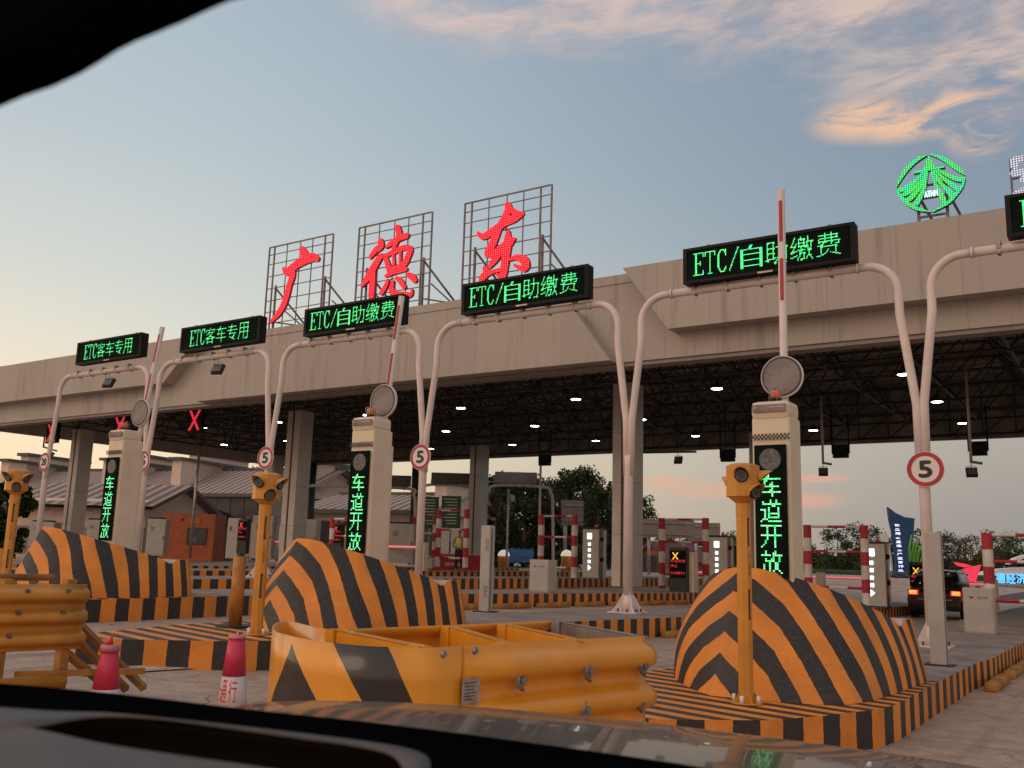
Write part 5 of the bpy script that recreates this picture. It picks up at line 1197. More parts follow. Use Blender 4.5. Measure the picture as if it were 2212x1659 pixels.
# ---------------------------------------------------------------- far side: gantries with boards seen from behind
def far_gantry(px0, px1, pyt, pyb, D, bx0, bx1, byt, byb, label, mt='sign_back'):
    a, b_ = atD(px0, pyb, D), atD(px1, pyb, D); z1 = atD((px0 + px1) / 2, pyt, D).z - a.z; mid = (a + b_) / 2; rz = math.atan2(b_.y - a.y, b_.x - a.x); w = (b_ - a).length
    root = thing('far_gantry', (mid.x, mid.y, a.z), label, 'gantry', 'white gantries beyond the canopy', rz)
    pts = [(-w / 2 - .1, 0, 0), (-w / 2, 0, z1 - .9), (-w / 2 + .12, 0, z1 - .35), (-w / 2 + .5, 0, z1), (w / 2 - .5, 0, z1), (w / 2 - .12, 0, z1 - .35), (w / 2, 0, z1 - .9), (w / 2 + .1, 0, 0)]
    m = MB('white_pole'); m.tube(smooth_path([V(*q) for q in pts], 4), .085, 10); m.build('frame', root)
    c0 = atD(bx0, (byt + byb) / 2, D - .2); c1 = atD(bx1, (byt + byb) / 2, D - .2); h = atD(bx0, byt, D).z - atD(bx0, byb, D).z; cc = (c0 + c1) / 2
    bb = thing('sign_board', cc, label.replace('white gantry', 'board on the white gantry'), 'sign board', 'backs of boards on the far gantries', rz); q = MB(mt); q.box((0, 0, 0), ((c1 - c0).length, .25, h), bev=.02); q.build('panel', bb)
    for k in range(5): q = MB('steel'); q.box((((k + .5) / 5 - .5) * (c1 - c0).length, 0, -h / 2 - .08), (.06, .1, .2)); q.build('clamp', bb)
far_gantry(1046, 1191, 1048, 1225, 52, 1069, 1160, 1020, 1045, 'far white gantry in front of the dark trees')
far_gantry(645, 892, 1050, 1200, 50, 750, 888, 1026, 1050, 'far white gantry crossing behind the middle signal tower', 'trim_dark')
far_gantry(905, 1040, 1046, 1205, 56, 932, 1040, 1022, 1046, 'far white gantry right of a speed sign 5', 'trim_dark')
# big road signs seen from behind
for px0, px1, t_, b0, D, lb in ((1212, 1260, 1080, 1134, 62, 'tall grey road sign back beside the dark trees'), (1378, 1500, 1120, 1160, 66, 'wide grey road sign back right of the main column'), (1492, 1556, 1128, 1168, 70, 'smaller grey road sign back inside the second guard frame')):
    a, b_ = atD(px0, b0, D), atD(px1, b0, D); H = atD(px0, t_, D).z - a.z; mid = (a + b_) / 2; w = (b_ - a).length; rz = math.atan2(b_.y - a.y, b_.x - a.x)
    root = thing('road_sign', (mid.x, mid.y, -.3), lb, 'road sign', 'grey backs of road signs', rz); z0 = a.z + .3
    m = MB('sign_back'); m.box((0, 0, z0 + H / 2), (w, .05, H)); [m.box(((k / 14 - .5) * w, .0, z0 + H / 2), (.03, .09, H * .98)) for k in range(1, 14)]; m.build('panel', root)
    s_ = MB('steel')
    for z in (.2, .8): s_.box((0, -.06, z0 + H * z), (w * .96, .08, .1))
    s_.build('stiffener', root, fix=False); s_ = MB('steel'); s_.cyl((-w * .3, .2, 0), (-w * .3, .2, z0 + H), .12, n=10); s_.build('post', root)
# green information signs by the worker
for px0, px1, t_, b0, lb in ((910, 946, 1072, 1140, 'green information board left of the striped guard frame'), (952, 994, 1070, 1140, 'green information board behind the worker')):
    a, b_ = atD(px0, b0, 50), atD(px1, b0, 50); H = atD(px0, t_, 50).z - a.z; mid = (a + b_) / 2; w = (b_ - a).length; rz = math.atan2(b_.y - a.y, b_.x - a.x)
    root = thing('information_board', (mid.x, mid.y, .5), lb, 'sign board', 'green information boards', rz); z0 = a.z - .5; m = MB('sign_green'); m.box((0, 0, z0 + H / 2), (w, .06, H)); m.build('panel', root)
    t = MB('white_paint')
    for k in range(9): t.box((-.05 * w + .05 * w * (k % 3), -.034, z0 + H * (.9 - k * .095)), (w * (.7 - .1 * (k % 3)), .006, H * .028))
    t.build('text_lines', root, fix=False); s_ = MB('steel'); s_.cyl((0, .08, 0), (0, .08, z0 + H), .05, n=8); s_.build('post', root)
# ---------------------------------------------------------------- worker in a lime vest, seen from behind
p = atX(990, 1234, -24.6); px_m = p.y
hz = 1.70; pr = thing('person', (p.x, p.y, p.z), 'person in a lime reflective vest and dark trousers, seen from behind', 'person', rz=R(28))
def skinned(name, chains, mt, parent, lvl=1):
    me = bpy.data.meshes.new(name); vs, es, rs = [], [], []
    for ch in chains:
        start = len(vs)
        for k, (co, r) in enumerate(ch['p']): vs.append(co); rs.append(r); 
        for k in range(len(ch['p']) - 1): es.append((start + k, start + k + 1))
        if 'j' in ch: es.append((ch['j'], start))
    me.from_pydata(vs, es, []); ob = bpy.data.objects.new(name, me); COL.objects.link(ob)
    md = ob.modifiers.new('skin', 'SKIN'); md.use_smooth_shade = True
    for k, r in enumerate(rs): me.skin_vertices[0].data[k].radius = r if isinstance(r, tuple) else (r, r); me.skin_vertices[0].data[k].use_root = (k == 0)
    ob.modifiers.new('sub', 'SUBSURF').levels = lvl; ob.modifiers['sub'].render_levels = lvl
    dg = bpy.context.evaluated_depsgraph_get(); m2 = bpy.data.meshes.new_from_object(ob.evaluated_get(dg)); bpy.data.objects.remove(ob); m2.name = name
    m2.materials.clear(); m2.materials.append(MAT[mt]); o2 = bpy.data.objects.new(name, m2); COL.objects.link(o2); o2.parent = parent; return o2
skinned('body', [dict(p=[((0, 0, .92), (.15, .11)), ((0, .01, 1.12), (.135, .10)), ((0, .0, 1.34), (.17, .11)), ((0, 0, 1.45), (.075, .07)), ((0, -.02, 1.53), (.055, .055)), ((.01, -.03, 1.6), (.075, .09)), ((.01, -.03, 1.68), (.06, .07))]),
                 dict(j=2, p=[((-.19, 0, 1.37), .06), ((-.27, -.02, 1.12), .045), ((-.19, -.2, .98), .036), ((-.14, -.27, .99), .03)]), dict(j=2, p=[((.19, 0, 1.37), .06), ((.27, -.03, 1.13), .045), ((.2, -.22, 1.02), .036), ((.15, -.29, 1.04), .03)]),
                 dict(j=0, p=[((-.1, 0, .82), .09), ((-.11, -.01, .48), .062), ((-.12, .02, .09), .045), ((-.13, -.12, .04), .038)]), dict(j=0, p=[((.1, 0, .82), .09), ((.12, -.02, .48), .062), ((.13, .02, .09), .045), ((.15, -.12, .04), .038)])], 'skin', pr)
skinned('trousers', [dict(p=[((0, 0, .98), (.165, .125)), ((0, 0, .88), (.17, .125))]), dict(j=1, p=[((-.1, 0, .78), .105), ((-.11, -.01, .48), .08), ((-.12, .02, .1), .065)]), dict(j=1, p=[((.1, 0, .78), .105), ((.12, -.02, .48), .08), ((.13, .02, .1), .065)])], 'navy_cloth', pr)
skinned('vest', [dict(p=[((0, .01, .96), (.175, .13)), ((0, .01, 1.15), (.165, .125)), ((0, .0, 1.36), (.2, .13)), ((0, 0, 1.44), (.13, .09))])], 'vest', pr)
bnd = MB('white_paint'); [bnd.tube([(.178 * math.cos(a * math.pi / 12), .012 + .135 * math.sin(a * math.pi / 12), z) for a in range(25)], .012, 5, cap=False) for z in (1.03, 1.2)]; bnd.build('reflective_band', pr)
skinned('hair', [dict(p=[((.01, -.0, 1.60), (.07, .075)), ((.01, -.01, 1.69), (.078, .088)), ((.01, -.02, 1.72), (.05, .06))])], 'hair', pr)
# red banner table beside the worker
a, b_ = atD(948, 1236, 44), atD(1048, 1236, 44); mid = (a + b_) / 2; rz = math.atan2(b_.y - a.y, b_.x - a.x); w = (b_ - a).length
root = thing('banner_table', (mid.x, mid.y, a.z), 'table wrapped in a red banner beside the worker', 'table', rz=rz); m = MB('banner_red'); m.box((0, .3, .42), (w, .6, .80), bev=.02); m.build('red_cloth', root)
m = MB('white_paint'); m.poly([(-w * .42, -.005, .74), (-w * .05, -.005, .74), (-w * .12, -.005, .60), (-w * .3, -.005, .62)]); write(m, '便民服务', (-w * .38, -.006, .3), V(1, 0, 0), V(0, 0, 1), w * .5, .16); m.build('lettering', root, fix=False)
m = MB('steel'); m.box((0, .3, .85), (w * 1.02, .66, .04)); m.build('table_top', root)
m = MB('pale_cabinet'); m.box((.1, 0, .22), (.5, .3, .44), bev=.02); o = solo(m, 'foam_box', (0, 0, 0), 'white box at the foot of the red banner table', 'box'); q = atD(925, 1228, 43); o.location = q
# ---------------------------------------------------------------- dark car leaving through the lane
Xc = -6.15; yr = 36.0; zr = gnd(Xc, 36.0)
car = thing('car', (Xc, yr, zr), 'dark red-black SUV with lit brake lights driving away through the lane', 'car')
def loft(mt, secs, name, parent):        # secs: list of (y, [(x, z) half outline bottom->top])
    m = MB(mt); m.smooth = True; secs = [(y, [(0, s_[0][1])] + list(s_) + [(0, s_[-1][1] + .015)]) for y, s_ in secs]
    for (y0, s0_), (y1, s1_) in zip(secs, secs[1:]):
        for k in range(len(s0_) - 1):
            for sg in (-1, 1):
                m.quad((sg * s0_[k][0], y0, s0_[k][1]), (sg * s0_[k + 1][0], y0, s0_[k + 1][1]), (sg * s1_[k + 1][0], y1, s1_[k + 1][1]), (sg * s1_[k][0], y1, s1_[k][1]))
    for y, s_ in (secs[0], secs[-1]): m.smooth = False; m.poly([(x, y, z) for x, z in s_] + [(-x, y, z) for x, z in s_[::-1]])
    return m.build(name, parent)
lo = [(.74, .26), (.88, .34), (.93, .60), (.90, .88)]
loft('car_paint', [(0, [(.70, .34), (.80, .42), (.84, .62), (.82, .86)]), (.10, [(.76, .28), (.87, .36), (.91, .62), (.88, .98)]), (.5, lo[:3] + [(.88, 1.02)]), (2.2, lo[:3] + [(.90, .98)]), (3.5, lo[:3] + [(.88, .92)]), (4.3, [(.72, .28), (.84, .36), (.86, .58), (.76, .80)]), (4.6, [(.6, .34), (.7, .42), (.7, .56), (.6, .70)])], 'body', car)
loft('car_glass', [(.12, [(.80, .98), (.78, 1.04)]), (.50, [(.86, 1.0), (.62, 1.50)]), (.9, [(.87, 1.0), (.66, 1.60)]), (2.2, [(.88, .97), (.68, 1.62)]), (3.3, [(.85, .92), (.80, .95)])], 'greenhouse', car)
loft('car_paint', [(.34, [(.55, 1.44), (.56, 1.50), (.45, 1.53)]), (.9, [(.68, 1.58), (.64, 1.62), (.5, 1.655)]), (2.1, [(.70, 1.60), (.66, 1.635), (.5, 1.665)]), (2.6, [(.68, 1.42), (.66, 1.46), (.5, 1.48)])], 'roof', car)
for sg in (-1, 1):
    m = MB('steel'); m.tube([(sg * .6, .6, 1.6), (sg * .62, .8, 1.66), (sg * .64, 2.0, 1.68), (sg * .62, 2.2, 1.62)], .02, 6); m.build('roof_rail', car)
    m = MB('tail_red'); m.box((sg * .68, .015, .88), (.32, .06, .16), bev=.02); tl2 = m.build('tail_light', car); m = MB('tail_amber'); [m.box((sg * .69, -.02, .845 + .045 * k), (.24, .01, .02)) for k in range(3)]; m.build('light_bar', tl2)
    for y in (.85, 3.65):
        m = MB('tyre'); m.cyl((sg * .70, y, .34), (sg * .92, y, .34), .34, n=28); wh = m.build('wheel', car); m = MB('steel'); m.cyl((sg * .915, y, .34), (sg * .93, y, .34), .21, n=20); m.build('rim', wh)
    m = MB('car_paint'); m.box((sg * 1.0, 2.9, 1.05), (.2, .12, .14), bev=.04); m.build('mirror', car)
m = MB('steel'); m.box((0, -.01, .66), (1.1, .03, .03)); m.use('black_plastic'); m.box((0, .02, .38), (1.5, .06, .14)); m.use('white_paint'); m.box((0, -.022, .74), (.44, .012, .12)); m.build('bumper_trim', car)
# ---------------------------------------------------------------- blue wave sign, coral sculpture, welcome sign
D = 120
def wp(px, py): return atD(px, py, D)
a = wp(1945, 1256); root = thing('wave_sign', a, 'tall blue and white wave-shaped sign with white vertical characters', 'sign'); O = root.location
fw = W @ V(0, 0, 1); fw.z = 0; fw.normalize()
def slab(mt, pix_, name, d=0.0, par=None):
    m = MB(mt); m.prism([wp(*q) - fw * d for q in pix_], fw * .5); return m.build(name, par or root, O)
slab('blue_sign', [(1918, 1095), (1935, 1108), (1955, 1117), (1976, 1120), (1974, 1150), (1970, 1185), (1971, 1220), (1976, 1256), (1936, 1256), (1934, 1200), (1928, 1150), (1921, 1120)], 'blue_panel')
slab('white_paint', [(1904, 1155), (1920, 1150), (1926, 1180), (1932, 1215), (1935, 1256), (1918, 1256), (1920, 1225), (1914, 1190)], 'white_panel', -.6)
slab('led_blue', [(1912, 1172), (1914, 1171), (1929, 1232), (1927, 1232)], 'blue_strip', -.55)
m = MB('led_white'); txt = '长三角(宣城)产业合作区'; rt = (wp(1945, 1150) - wp(1935, 1150)); rt.z = 0; rt.normalize()
for k, ch in enumerate(txt):
    q = wp(1932 + k * .85, 1137 + k * 8.9) - fw * .05; write(m, ch, q, rt, V(0, 0, 1), .62 if ch not in '()' else .62, .42 if ch not in '()' else .16, bold=.03)
m.build('characters', root, O, fix=False)
root = thing('coral_sculpture', wp(1975, 1256), 'bright green branching sculpture right of the blue sign', 'sculpture'); m = MB('coral_green')
for pts in ([(1968, 1256), (1966, 1220), (1964, 1185), (1969, 1155)], [(1972, 1256), (1972, 1215), (1978, 1185), (1982, 1165)], [(1972, 1256), (1980, 1215), (1986, 1190), (1984, 1178)], [(1976, 1256), (1984, 1225), (1992, 1205), (1996, 1192)], [(1966, 1210), (1972, 1185), (1976, 1172)], [(1985, 1256), (1978, 1232), (1976, 1215)], [(1980, 1200), (1984, 1190), (1991, 1180)]):
    m.tube([wp(*q) for q in pts], [.22] + [.16] * (len(pts) - 2) + [.1], 6)
m.build('branches', root, root.location)
D = 95
root = thing('arrow_emblem', wp(2090, 1250), 'glowing red arrow emblem on a pale wall at the right', 'emblem'); O = root.location
for px_ in ([(2030, 1246), (2062, 1240), (2070, 1241), (2060, 1249)], [(2055, 1238), (2095, 1226), (2120, 1220), (2108, 1257), (2084, 1257), (2098, 1238), (2070, 1243)], [(2062, 1214), (2085, 1218), (2100, 1222), (2088, 1226), (2070, 1222)]):
    m = MB('red_logo'); m.prism([wp(*q) for q in px_], fw * .3); m.build('arrow_piece', root, O)
m = MB('barrier_pale'); m.prism([wp(*q) + fw * .4 for q in ((2010, 1252), (2130, 1256), (2230, 1264), (2230, 1274), (2130, 1268), (2010, 1262))], fw * 1.5); m.build('pale_wall', root, O)
root = thing('welcome_sign', wp(2190, 1250), 'welcome sign with glowing blue characters under a white curved shell', 'sign'); O = root.location
m = MB('white_paint'); m.prism([wp(*q) + fw * .3 for q in ((2135, 1243), (2142, 1235), (2165, 1230), (2212, 1226), (2260, 1225), (2260, 1243))], fw * 2); m.prism([wp(*q) + fw * .4 for q in ((2186, 1219), (2200, 1206), (2225, 1198), (2260, 1196), (2225, 1204), (2202, 1212))], fw * 1); m.build('white_shell', root, O)
m = MB('led_blue'); 
for k, ch in enumerate('德经济'): q = wp(2152 + k * 22, 1259 + k * .5) - fw * .05; write(m, ch, q, rt, V(0, 0, 1), .9, .95, bold=.04)
m.build('characters', root, O, fix=False)
m = MB('barrier_pale'); m.prism([wp(*q) + fw * .3 for q in ((2135, 1262), (2260, 1268), (2260, 1282), (2135, 1276))], fw * 1); m.build('base_wall', root, O)
m = MB('black_mark'); write(m, 'COME TO GUANGDE', wp(2150, 1270) + fw * .2, rt, V(0, 0, 1), 3.4, .32); m.build('letters', root, O, fix=False)
D = 88
a, b_ = atD(1905, 1282, D), atD(1980, 1284, D); m = MB('barrier_pale'); m.prism([atD(1905, 1268, D), atD(1980, 1270, D), atD(1992, 1292, D), atD(1905, 1288, D)], fw * .8); o = solo(m, 'road_barrier', (a.x, a.y, a.z), 'pale concrete road barrier left of the dark car', 'barrier')
# small white car far away
q = atD(1938, 1268, 92); root = thing('car', q, 'small white car far off beyond the pale barrier', 'car', rz=R(40)); loft('white_car', [(-2, [(.6, .3), (.8, .5), (.75, .8)]), (0, [(.8, .25), (.9, .5), (.85, .9)]), (2.2, [(.6, .3), (.8, .5), (.7, .75)])], 'body', root); loft('car_glass', [(-1.3, [(.7, .85), (.6, .9)]), (-.6, [(.8, .88), (.6, 1.4)]), (.6, [(.8, .88), (.6, 1.4)]), (1.4, [(.7, .85), (.6, .9)])], 'greenhouse', root)
for sg in (-1, 1):
    for y in (-1.3, 1.4): m = MB('tyre'); m.cyl((sg * .7, y, .3), (sg * .88, y, .3), .3, n=14); m.build('wheel', root)
# red barriers across the far road, hedge strip
for px0, px1, py, D, lb in ((1790, 1900, 1300, 70, 'low red plastic barrier row behind the guard frame'), (2060, 2240, 1318, 62, 'low red plastic barrier row at the right')):
    a, b_ = atD(px0, py, D), atD(px1, py + 3, D); a.z -= 0; m = MB('banner_red'); L = (b_ - a).length; rz = math.atan2(b_.y - a.y, b_.x - a.x); h = 1.0 if px0 < 2000 else .55
    z_ = 1.6 - .03
    root = thing('plastic_barrier', ((a.x + b_.x) / 2, (a.y + b_.y) / 2, a.z), lb, 'barrier', None, rz); zt9 = atD(px0, 1283 if px0 < 2000 else 1290, D).z - a.z
    n9 = 9
    for k in range(n9): m = MB('banner_red'); m.box((((k + .5) / n9 - .5) * L, 0, zt9 * .45), (L / n9 * .94, .35, zt9 * .8), bev=.05); m.box((((k + .5) / n9 - .5) * L, 0, zt9 * .92), (L / n9 * .7, .2, zt9 * .15), bev=.03); m.build('segment', root)
m = MB('hedge')
a, b_ = atD(1700, 1262, 105), atD(2300, 1275, 105); L = (b_ - a).length; root = thing('hedge', ((a.x + b_.x) / 2, (a.y + b_.y) / 2, -.5), 'long clipped dark hedge along the far road', 'hedge', rz=math.atan2(b_.y - a.y, b_.x - a.x))
m.box((0, 0, .8), (L, 1.2, 1.6), bev=.3); m.build('foliage', root)
# blue tarp, satellite dish, little kiosk house
a, b_ = atD(1090, 1214, 62), atD(1152, 1216, 62); L = (b_ - a).length; h = atD(1090, 1184, 62).z - a.z; root = thing('tarp_stack', (a + b_) / 2, 'blue tarpaulin stack behind the low grey cabinet', 'tarpaulin', rz=math.atan2(b_.y - a.y, b_.x - a.x))
m = MB('tarp_blue'); N_ = 14; m.smooth = True
for k in range(N_):
    for j, (y0_, z0_, y1_, z1_) in enumerate(((0, 0, .05, h), (.05, h, 2.0, h * .95), (2.0, h * .95, 2.1, 0))):
        x_0, x_1 = (k / N_ - .5) * L, ((k + 1) / N_ - .5) * L; w0, w1 = .06 * math.sin(k * 2.1), .06 * math.sin((k + 1) * 2.1); m.quad((x_0, y0_, max(0, z0_ + w0 * (z0_ > 0))), (x_1, y0_, max(0, z0_ + w1 * (z0_ > 0))), (x_1, y1_, max(0, z1_ + w1 * (z1_ > 0))), (x_0, y1_, max(0, z1_ + w0 * (z1_ > 0))))
m.build('sheet', root)
for px, lb in ((1096, 'pale round lamp dome right of the louvred grey post'), (1232, 'pale round lamp dome behind the first guard frame')):
    q = atD(px - 8, 1210, 58); root = thing('dome_light', q, lb, 'dome', 'pale domes behind the islands'); m = MB('lamp_cream'); m.smooth = True
    for i in range(6):
        for k in range(14):
            t0, t1, a0, a1 = i * math.pi / 12, (i + 1) * math.pi / 12, k * math.pi / 7, (k + 1) * math.pi / 7; r = .38
            m.quad(*[(r * math.cos(t) * math.cos(a), r * math.cos(t) * math.sin(a), .25 + r * math.sin(t)) for t, a in ((t0, a0), (t0, a1), (t1, a1), (t1, a0))])
    m.build('dome', root); m = MB('stripes'); m.use('orange_paint'); m.cyl((0, 0, -.8), (0, 0, .25), .34, n=16); m.build('base', root)
# ---------------------------------------------------------------- buildings
def house(px0, px1, py_b, py_e, py_r, D0, D1, depth, label, wall_mt, wins, roof_mt='roof_tile', gable=False, over=.8, stories=2):
    a, b_ = atD(px0, py_b, D0), atD(px1, py_b, D1); a = V(a.x, a.y, 0); b_ = V(b_.x, b_.y, 0); d = b_ - a; L = d.length; rz = math.atan2(d.y, d.x); mid = (a + b_) / 2
    xm = (px0 + px1) / 2; Dm = (D0 + D1) / 2; ze = atD(xm, py_e, Dm).z; zr_ = atD(xm, py_r, Dm).z
    root = thing('house', (mid.x, mid.y, 0), label, 'building', rz=rz); m = MB(wall_mt); m.box((0, depth / 2, ze / 2), (L, depth, ze)); m.build('wall', root)
    r_ = MB(roof_mt); o_ = over
    if gable:
        m = MB(wall_mt); m.prism([(-L / 2, .0, ze), (L / 2, .0, ze), (0, .0, zr_ - .25)], (0, depth, 0)); m.build('gable', root)
        for sg in (-1, 1):
            e0 = V(sg * (L / 2 + o_), -o_, ze - .3); e1 = V(sg * (L / 2 + o_), depth + o_, ze - .3); t0, t1 = V(0, -o_, zr_), V(0, depth + o_, zr_)
            SL = (t0 - e0).length; r_.quad(e0, e1, t1, t0, [(0, 0), (depth, 0), (depth, SL), (0, SL)]); r_.quad(e0 - V(0, 0, .25), t0 - V(0, 0, .25), t0, e0)
            r_.quad(e0 - V(0, 0, .25), e1 - V(0, 0, .25), t1 - V(0, 0, .25), t0 - V(0, 0, .25))
    else:
        h = depth * .5
        for y0_, sg in ((-o_, 1), (depth + o_, -1)):
            e0, e1, t0, t1 = V(-L / 2 - o_, y0_, ze - .1), V(L / 2 + o_, y0_, ze - .1), V(-L / 2 - o_ * .5, h, zr_), V(L / 2 + o_ * .5, h, zr_)
            SL = (t0 - e0).length; r_.quad(e0, e1, t1, t0, [(0, 0), (L, 0), (L, SL), (0, SL)])
            r_.use('trim_dark'); r_.quad(e0, e1, e1 - V(0, 0, .3), e0 - V(0, 0, .3)); r_.use(roof_mt)
        r_.quad(V(-L / 2 - o_, -o_, ze - .4), V(L / 2 + o_, -o_, ze - .4), V(L / 2 + o_, depth + o_, ze - .4), V(-L / 2 - o_, depth + o_, ze - .4))
        r_.use('trim_dark'); r_.box((0, h, zr_ + .08), (L + o_, .4, .25))
    r_.build('roof', root, fix=False)
    for (fx, zc, w, hh) in wins:
        f_ = MB('plaster' if wall_mt != 'plaster' else 'white_paint'); x = (fx - .5) * L; f_.use('trim_dark'); f_.box((x, -.03, zc), (w + .2, .08, hh + .2)); fo = f_.build('window', root)
        g2 = MB('window_dark'); g2.box((x, -.08, zc), (w, .03, hh)); g2.build('pane', fo)
    return root, L, ze, zr_
bd, L, ze, zr_ = house(-60, 640, 1215, 1062, 998, 92, 80, 14, 'long two-storey building with grey tiled roof behind the left lanes', 'plaster', [((k + .5) / 26, 4.9, 1.3, 2.3) for k in range(26)] + [((k + .5) / 15, .9, 1.5, 1.5) for k in range(15)])
for fx in (.05, .40, .62, .965):
    m = MB('plaster'); x = (fx - .5) * L
    m.box((x, 7, zr_ - .6), (1.0, 8, 3.6)); m.box((x, 7, zr_ - 1.2), (1.0, 12.5, 3.2)); m.use('trim_dark'); m.box((x, 7, zr_ + 1.3), (1.5, 8.6, .3)); m.box((x, 7, zr_ + .5), (1.5, 13.2, .25)); m.build('stepped_gable', bd)
house(305, 440, 1215, 1092, 1046, 60, 69, 9, 'cream gabled house behind the orange booth', 'plaster', [(.2, 1.6, 1.3, 1.6), (.8, 1.6, 1.3, 1.6)], gable=True)
house(35, 300, 1200, 1110, 1072, 72, 66, 9, 'low annex with ribbed roof behind the left signal tower', 'trim_dark', [((k + .5) / 6, 1.3, 1.6, 1.6) for k in range(6)])
bd, L, ze, zr_ = house(650, 940, 1215, 1098, 1055, 74, 70, 12, 'grey-roofed two-storey building seen between the two signal towers', 'plaster', [((k + .5) / 8, 2.6, .95, 2.4) for k in range(8)])
m = MB('plaster'); m.box((L * .46, 6, zr_ - .9), (1.0, 9, 3.0)); m.use('trim_dark'); m.box((L * .46, 6, zr_ + .7), (1.5, 9.6, .3)); m.build('stepped_gable', bd)
house(1376, 1442, 1260, 1205, 1168, 78, 76, 6, 'small orange brick house right of the main column', 'brick_orange', [(.2, 1.2, .6, 1.2), (.8, 1.2, .6, 1.2), (.5, 1.0, .9, 1.8)], roof_mt='roof_brown', gable=True, over=.5)
# iron fence in front of the buildings
a, b_ = atD(-20, 1195, 60), atD(560, 1200, 52); L = (b_ - a).length; root = thing('iron_fence', ((a.x + b_.x) / 2, (a.y + b_.y) / 2, a.z + .0), 'thin iron fence running behind the left booths', 'fence', rz=math.atan2(b_.y - a.y, b_.x - a.x))
m = MB('trim_dark')
for k in range(150): m.box(((k / 149 - .5) * L, 0, .9), (.035, .035, 1.8))
for z in (.25, 1.65): m.box((0, 0, z), (L, .04, .05))
m.build('railing', root, fix=False)
# ---------------------------------------------------------------- trees
def tree(px, pyt, pyb, wpx, D, label, mt, nleaf=2200, seed=1, trunk=True, sparse=0.0):
    rnd = random.Random(seed); b_ = atD(px, pyb, D); t = atD(px, pyt, D); w = (atD(px + wpx, pyb, D) - b_).length; zb = min(b_.z, 0); H = t.z - zb
    root = thing('tree', (b_.x, b_.y, zb), label, 'tree', 'trees beyond the plaza')
    k = MB('bark'); k.tube([(0, 0, 0), (.1, 0, H * .3), (-.05, .1, H * .6), (.05, 0, H * .82)], [.03 * H, .024 * H, .014 * H, .005 * H], 8); limbs = []
    for q in range(9):
        a = rnd.uniform(0, 6.28); z0_ = H * rnd.uniform(.22, .6); l = w * .42 * rnd.uniform(.6, 1); e = V(math.cos(a) * l, math.sin(a) * l, z0_ + H * rnd.uniform(.12, .3)); limbs.append(e); k.tube([(0, 0, z0_), e * .5 + V(0, 0, z0_ * .5 + .0), e], [.012 * H, .008 * H, .003 * H], 5)
    k.build('trunk', root)
    cl = []
    for q in range(38):
        a = rnd.uniform(0, 6.28); u = rnd.uniform(.05, 1) ** .9; zz = H * (.06 + .94 * u); prof = max(.62 if u < .5 else 0, math.sin(math.pi * min(1, (1.08 - u) * .8 + .14)) ** .5); rr = w * .5 * prof * rnd.uniform(.15, .92) ** .6
        cl.append((V(math.cos(a) * rr, math.sin(a) * rr, min(H * .95, zz)), w * rnd.uniform(.10, .20)))
    cl.append((V(0, 0, H * .92), w * .10))
    lf = MB(mt); s_ = max(.13, w * .022)
    for q in range(nleaf):
        c, r = rnd.choice(cl); dv = V(rnd.gauss(0, 1), rnd.gauss(0, 1), rnd.gauss(0, .8)).normalized() * r * rnd.uniform(.35, 1.12) ** .7; p = c + dv
        if p.z < .1: continue
        u = V(rnd.gauss(0, 1), rnd.gauss(0, 1), rnd.gauss(0, .6)).normalized(); v = u.cross(V(rnd.gauss(0, 1), rnd.gauss(0, 1), rnd.gauss(0, 1))).normalized(); s2 = s_ * rnd.uniform(.6, 1.5)
        lf.poly([p - u * s2, p + v * s2 * .6, p + u * s2, p - v * s2 * .6])
    lf.build('crown', root, fix=False); return root
